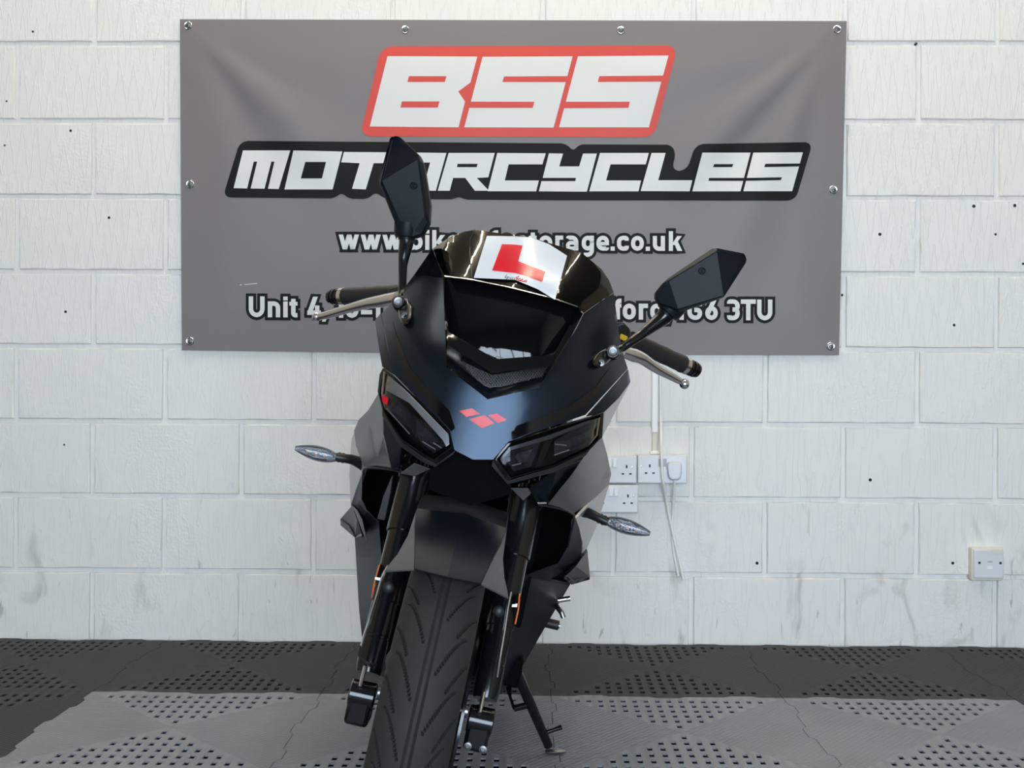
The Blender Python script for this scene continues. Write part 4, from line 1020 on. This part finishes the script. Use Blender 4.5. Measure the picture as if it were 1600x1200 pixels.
loft(bm, [[Vector((x * k, b, h)) for (x, h) in ((-0.10, 0.16 + dz), (0.10, 0.16 + dz), (0.16, 0.28 + dz), (-0.16, 0.28 + dz))] for (k, b, dz) in ((0.45, 0.66, 0.03), (0.62, 0.76, 0.0), (0.7, 1.0, 0.0))]); obj('belly_pan', bm, m_matt, bike, 30, [(0.006, 2)])
# tank, seat, tail, swingarm
def ell(hw, b, z0, z1, n=16):
    zc = (z0 + z1) / 2; hz = (z1 - z0) / 2
    return [Vector((hw * math.copysign(abs(math.cos(2 * PI * k / n)) ** 0.7, math.cos(2 * PI * k / n)), b, zc + hz * math.copysign(abs(math.sin(2 * PI * k / n)) ** 0.8, math.sin(2 * PI * k / n)))) for k in range(n)]
bm = bmesh.new(); loft(bm, [ell(0.06, 0.50, 0.72, 0.84), ell(0.13, 0.54, 0.68, 0.90), ell(0.15, 0.66, 0.66, 0.925), ell(0.14, 0.80, 0.66, 0.90), ell(0.09, 0.92, 0.68, 0.80)]); obj('fuel_tank', bm, m_cowl, bike, 50)
bm = bmesh.new(); loft(bm, [ell(0.09, 0.90, 0.70, 0.775), ell(0.13, 1.02, 0.70, 0.78), ell(0.12, 1.16, 0.71, 0.80)]); obj('rider_seat', bm, m_grip, bike, 50)
bm = bmesh.new(); loft(bm, [ell(0.12, 1.14, 0.68, 0.83), ell(0.11, 1.32, 0.74, 0.87), ell(0.05, 1.52, 0.80, 0.88)]); obj('tail_unit', bm, m_cowl, bike, 40)
for s in (-1, 1): tube('swingarm', [(s * 0.10, 0.88, 0.36), (s * 0.105, 1.35, 0.29)], 0.024, m_matt, bike, 12)

# ---- mirrors
def mirror(out, inner, facesn, b0, rise, stem, rs, bolt, base, tilt, screw2):
    b0 += S(bolt[0], bolt[1]).y + 0.002 - stem[-1][2]
    n = len(out); P = [L(x, y, b0) for (x, y) in out] + [L(x, y, b0 - r_) for (x, y), r_ in zip(inner, rise)]
    Bk = [p + Vector((0, 0.030, 0)) for p in P[:n]]
    bm = bmesh.new(); V = [bm.verts.new(p) for p in P]; K = [bm.verts.new(p) for p in Bk]
    for f in facesn: bm.faces.new([V[i] for i in f])
    for i in range(n): bm.faces.new((V[i], V[(i + 1) % n], K[(i + 1) % n], K[i]))
    bm.faces.new(K)
    mh = obj('mirror', bm, m_mirror_shell, bike, 12, [(0.004, 3)])
    c = sum(Bk, Vector()) / n
    facets('mirror_glass', [c + (p - c) * 0.92 + Vector((0, 0.0005, 0)) for p in Bk], [tuple(range(n))], m_mirror, mh, 0.002, 0)
    sb = S(bolt[0], bolt[1]).y + 0.002 - stem[-1][2]
    tube('mirror_stem', smooth_path([L(p[0], p[1], p[2] + sb) for p in stem], 4), radii(rs, 4), m_fork, mh, 14)
    c0, c1 = L(stem[0][0], stem[0][1], stem[0][2] + sb), L(stem[1][0], stem[1][1], stem[1][2] + sb); cd_ = (c1 - c0); bm = bmesh.new()
    lathe(bm, c0 - cd_ * 0.8, cd_, [(0, 0.021), (cd_.length * 0.9, 0.0205), (cd_.length * 1.35, 0.0185), (cd_.length * 1.4, 0.0135), (cd_.length * 1.6, 0.0135)], 24); obj('mirror_collar', bm, m_mirror_shell, mh, 40)
    bs = bmesh.new(); q = [S(base[0] + base[2] * math.cos(t) * math.cos(tilt) - base[3] * math.sin(t) * math.sin(tilt), base[1] + base[2] * math.cos(t) * math.sin(tilt) + base[3] * math.sin(t) * math.cos(tilt), 0.0) for t in [2 * PI * k / 20 for k in range(20)]]
    loft(bs, [q, [p + Vector((0, -0.010, 0)) for p in q], [p * 0.8 + (sum(q, Vector()) / 20) * 0.2 + Vector((0, -0.014, 0)) for p in q]])
    mb = obj('mirror_mount', bs, m_fork, mh, 30, [(0.0015, 2)])
    d = Vector((0, -1, 0.15)).normalized()
    p = L(bolt[0], bolt[1], S(bolt[0], bolt[1]).y - 0.006)
    bm = bmesh.new(); lathe(bm, p, d, [(0, 0.0105), (0.016, 0.0105), (0.018, 0.009)], 24); obj('stem_boss', bm, m_fork, mh, 40)
    bm = bmesh.new(); lathe(bm, p + d * 0.0175, d, [(0, 0.0072), (0.003, 0.0072), (0.004, 0.006), (0.0035, 0.0032), (0.0015, 0.003), (0.0015, 0.001)], 22); obj('mirror_bolt', bm, m_bolt, mh, 40)
    p = L(screw2[0], screw2[1], S(*screw2).y - 0.012); bm = bmesh.new(); lathe(bm, p, d, [(0, 0.005), (0.004, 0.005), (0.0045, 0.0025), (0.002, 0.002)], 16); obj('mount_screw', bm, m_bolt, mh, 40)
    # moulded approval mark: a ring on the shell
    return mh, P
oL = [(609, 215), (615, 211.5), (624, 212.6), (657, 243.5), (662, 256), (672, 317), (670.5, 347), (660, 366), (640, 372), (619.5, 361), (618, 350), (592.8, 288), (593, 279)]
iL = [(611.5, 217), (655, 250), (594.5, 284), (624, 351), (648, 360), (666, 335)]
n = len(oL)
def mk_mirrors():
    a = mirror(oL, iL, [(0, 1, 2, n), (2, 3, n + 1, n), (3, 4, n + 1), (n, n + 1, n + 2), (0, n, n + 2, 12), (12, n + 2, 11), (n + 2, n + 1, n + 5, n + 3), (11, n + 2, n + 3, 10), (10, n + 3, n + 4, 9), (9, n + 4, 8), (8, n + 4, 7), (n + 3, n + 5, n + 4), (n + 4, n + 5, 6, 7), (n + 1, 4, 5, n + 5), (5, 6, n + 5)], 0.21, (-0.014, 0.016, 0.012, 0.002, 0.002, 0.008),
        [(636, 362, 0.225), (635, 378, 0.225), (632, 395, 0.22), (629.5, 415, 0.215), (629, 440, 0.205), (628, 462, 0.19), (625, 476, 0.17)],
        [0.0115, 0.0118, 0.0098, 0.0072, 0.0064, 0.0064, 0.008], (624, 475.5), (634, 487, 10.5, 21), 0.0, (632.5, 494))
    oR = [(1024.5, 464), (1025, 456), (1035, 443), (1044, 434.6), (1112.5, 388.5), (1121, 387.5), (1161, 396.5), (1167, 404), (1166, 410), (1131, 464.5), (1062, 488), (1048, 484), (1030, 474)]
    iR = [(1045, 438), (1120, 392), (1163, 400), (1130, 463), (1060, 484)]
    k = len(oR)
    b = mirror(oR, iR, [(0, 1, 2, k), (2, 3, k), (3, 4, k + 1, k), (4, 5, k + 1), (5, 6, k + 2, k + 1), (6, 7, k + 2), (7, 8, k + 2), (8, 9, k + 3, k + 2), (k + 1, k + 2, k + 3), (k, k + 1, k + 3, k + 4), (9, 10, k + 4, k + 3), (10, 11, k + 4), (11, 12, k + 4), (12, 0, k, k + 4)], 0.21, (0.009, 0.016, -0.006, 0.013, 0.010),
        [(1048, 482, 0.228), (1037, 495, 0.228), (1021, 508, 0.222), (1003, 522, 0.215), (986, 534, 0.205), (970, 545, 0.20), (957, 552, 0.18)],
        [0.0130, 0.0130, 0.0100, 0.0076, 0.0068, 0.0068, 0.008], (956, 552.5), (942, 559, 19, 11), math.radians(-38), (939, 567.5))
    # moulded approval marks
    for (mh, cx, cy, a) in ((a[0], 646, 290, 0.1), (b[0], 1097, 423, -0.45)):
        bm = bmesh.new()
        mb = min(v.co.y for v in mh.data.vertices) - 0.0004
        add_tube(bm, [L(cx + 5 * math.cos(t), cy + 5 * math.sin(t), mb) for t in [2 * PI * q / 16 for q in range(17)]], 0.0006, 5)
        for q in (-1, 0, 1): add_tube(bm, [L(cx - 2.5, cy + q * 2.2, mb), L(cx + 2.5, cy + q * 2.2, mb)], 0.0005, 5)
        obj('moulded_mark', bm, m_mirror_shell, mh)
mk_mirrors()

# ---- handlebars
def bar(p0, p1, ends, lever, ball, rl):
    A, B = L(*p0), L(*p1); d = (A - B).normalized()   # A = outer end
    g = bmesh.new(); ln = (A - B).length
    lathe(g, B, d, [(0, 0.0165)] + [(ln * k / 10, 0.0155 + 0.0008 * (k % 2)) for k in range(1, 8)] + [(ln * 0.76, 0.016), (ln * 0.79, 0.017), (ln * 0.82, 0.0165)], 20)
    gr = obj('handlebar_grip', g, m_grip, bike, 40)
    bm = bmesh.new(); lathe(bm, B + d * ln * 0.80, d, [(0, 0.0155), (0.001, 0.0168), (0.010, 0.0168), (0.011, 0.0155)], 24); obj('end_ring', bm, m_chrome, gr, 40)
    bm = bmesh.new(); e = ln * 0.18
    lathe(bm, B + d * (ln * 0.80 + 0.011), d, [(0, 0.0145), (e * .25, 0.0155), (e * .27, 0.0135), (e * .33, 0.0135), (e * .35, 0.0155), (e * .55, 0.0153), (e * .57, 0.0132), (e * .63, 0.0132), (e * .65, 0.015), (e * .9, 0.0135), (e * .95, 0.009)], 24); obj('bar_end_weight', bm, m_fork, gr, 40)
    lv = tube('lever', smooth_path([L(*q) for q in lever], 4), radii(rl, 4), m_alu, bike, 12, flat=1.0)
    bm = bmesh.new(); bmesh.ops.create_uvsphere(bm, u_segments=20, v_segments=12, radius=ball[3]); bmesh.ops.translate(bm, verts=bm.verts[:], vec=L(*ball[:3])); obj('lever_ball', bm, m_alu, lv, 60)
    return gr
bar((519, 464, 0.47), (628, 458, 0.38), None, [(622, 466, 0.30), (600, 470, 0.32), (575, 474, 0.345), (545, 482, 0.375), (515, 491, 0.40), (500, 494.5, 0.415)], (494.5, 495, 0.42, 0.0085), [0.0125, 0.0120, 0.0100, 0.0085, 0.0078, 0.007])
bar((1086, 578, 0.47), (985, 531, 0.38), None, [(972, 549, 0.30), (990, 555, 0.32), (1003, 560, 0.335), (1025, 575, 0.365), (1045, 586, 0.39), (1062, 595.5, 0.41)], (1069.5, 600, 0.42, 0.0095), [0.0095, 0.0125, 0.011, 0.0095, 0.008, 0.0062])
tube('clip_on', [L(628, 458, 0.38), L(690, 470, 0.36)], 0.0115, m_matt, bike, 12); tube('clip_on', [L(985, 531, 0.38), L(930, 510, 0.36)], 0.0115, m_matt, bike, 12)
sw = facets('switch_housing', P3([(966, 502, 0.34), (975, 504, 0.34), (985, 514, 0.35), (987, 530, 0.36), (970, 540, 0.36), (960, 530, 0.34)]), [(0, 1, 2, 3, 4, 5)], m_plastic, bike, 0.05, 0.004)
facets('yellow_switch', P3([(970, 521, 0.334), (981, 526, 0.340), (979, 534, 0.345), (968, 529, 0.338)]), [(0, 1, 2, 3)], m_yellow, sw, 0.01, 0.001)
facets('switch_housing', P3([(604, 452, 0.37), (622, 447, 0.36), (640, 450, 0.36), (640, 474, 0.36), (618, 474, 0.37)]), [(0, 1, 2, 3, 4)], m_plastic, bike, 0.05, 0.004)

# ---- indicators
def indicator(stem, tip, root, hh, rear):
    st = tube('indicator', smooth_path([L(*p) for p in stem], 3), radii([0.0115, 0.0088, 0.0078, 0.007], 3), m_plastic, bike, 14)
    for q in (0.55, 0.75):
        A, B = L(*stem[1]), L(*stem[-1]); bm = bmesh.new(); lathe(bm, A + (B - A) * q, B - A, [(0, 0.0088), (0.003, 0.0088)], 14); obj('stalk_rib', bm, m_plastic, st, 40)
    A, B = L(*root), L(*tip); d = (B - A); u = d.normalized(); up_ = Vector((0, 0, 1)); up_ = (up_ - u * up_.dot(u)).normalized(); fw = u.cross(up_).normalized()
    if fw.y > 0: fw = -fw
    def shell(scale, f0, f1, name, m, par):
        bm = bmesh.new(); rings = []
        for k in range(13):
            t = k / 12; r = hh * (math.sin(PI * min(1, (t * 0.88 + 0.07))) ** 0.62) * (1 - 0.28 * t) * scale
            ring = []
            for j in range(17):
                a = -PI / 2 + PI * j / 16
                ring.append(A + d * (t * (0.985 if scale < 1 else 1) + (0.01 if scale < 1 else 0)) + up_ * (r * math.sin(a)) + fw * (f0 + f1 * math.cos(a) * r / hh))
            rings.append(ring)
        loft(bm, rings, True, True); return obj(name, bm, m, par, 50)
    body = shell(1.0, 0.0, -0.012, 'indicator_body', m_plastic, st)
    # rim, reflector and clear lens facing forward
    rim_pts = []
    refl = shell(0.74, 0.001, 0.001, 'indicator_reflector', m_facet, st)
    for k in range(3):
        c = A + d * (0.3 + 0.2 * k); bm = bmesh.new(); lathe(bm, c + fw * 0.0015 - up_ * 0.001, fw, [(0, 0.0022), (0.0015, 0.002)], 10); obj('led_chip', bm, m_ledchip, st, 40)
    shell(0.80, 0.0005, 0.009, 'indicator_lens', m_clear, st)
    return st
indicator([(570, 727, 0.30), (553, 719, 0.27), (540, 716.5, 0.255), (524, 713.5, 0.25)], (461, 700, 0.24), (527, 716, 0.25), 0.0150, False)
indicator([(902, 797, 0.30), (920, 802, 0.27), (933, 808, 0.255), (950, 816, 0.25)], (1016, 834, 0.24), (946, 813, 0.25), 0.0150, False)

# ---- footrest, gear lever, side stand
ft = tube('footrest', [L(840, 970, 0.80), L(858, 974, 0.80), L(873, 977.5, 0.80)], 0.0105, m_grip, bike, 14)
bm = bmesh.new(); lathe(bm, L(872, 977.3, 0.80), L(873, 977.5, 0.80) - L(858, 974, 0.80), [(0, 0.0075), (0.004, 0.007)], 12); obj('footrest_cap', bm, m_chrome, ft, 40)
gl = tube('gear_lever', [L(850, 940, 0.78), L(868, 945, 0.70), L(878, 958, 0.68), L(880.5, 965, 0.68)], 0.0055, m_steel, bike, 10)
tube('gear_lever_toe', [L(872, 938, 0.68), L(891, 935, 0.68)], 0.0055, m_chrome, gl, 10)
gz = lambda px, py: None
foot = at(868, 1168, 2.47)
def wl_(p): q = Vector(p) - BO; return Vector((q.dot(BR), q.dot(BB), q.dot(BU)))
top = at(808, 1052, 2.40); ff = at(857, 1166, 2.47); ff.z = MATZ + 0.018
ss = tube('side_stand', [wl_(top), wl_((top + ff) / 2), wl_(ff)], [0.0115, 0.0105, 0.0095], m_fork, bike, 14)
bm = bmesh.new(); a_ = at(852, 1168, 2.47); b_ = at(884, 1175, 2.47)
a_.z = b_.z = MATZ + 0.0065
add_tube(bm, [wl_(a_), wl_(a_ + (b_ - a_) * 0.25), wl_(a_ + (b_ - a_) * 0.8), wl_(b_)], [0.008, 0.0125, 0.009, 0.004], 12, flat=0.5, updir=wl_(BO + Vector((0, 1, 0))))
obj('stand_foot', bm, m_steel, ss, 40)
q0 = at(849, 1146, 2.46); q1 = at(878, 1136, 2.46)
tube('stand_hook', [wl_(q0), wl_(q0 + (q1 - q0) * 0.6), wl_(q1)], [0.0045, 0.0042, 0.0055], m_fork, ss, 10)
q0 = at(824, 1102, 2.43); q1 = at(803, 1107, 2.42)
tube('spring_bracket', [wl_(q0), wl_(q1)], 0.007, m_fork, ss, 10)
tube('stand_spring', [wl_(q1), wl_(at(797, 1088, 2.41)), wl_(at(795, 1075, 2.40))], [0.003, 0.003, 0.006], m_matt, ss, 10)
box('stand_pivot', wl_(at(800, 1062, 2.40)) + Vector((-0.02, 0, 0.02)), (0.07, 0.05, 0.06), m_matt, bike, 0.006)
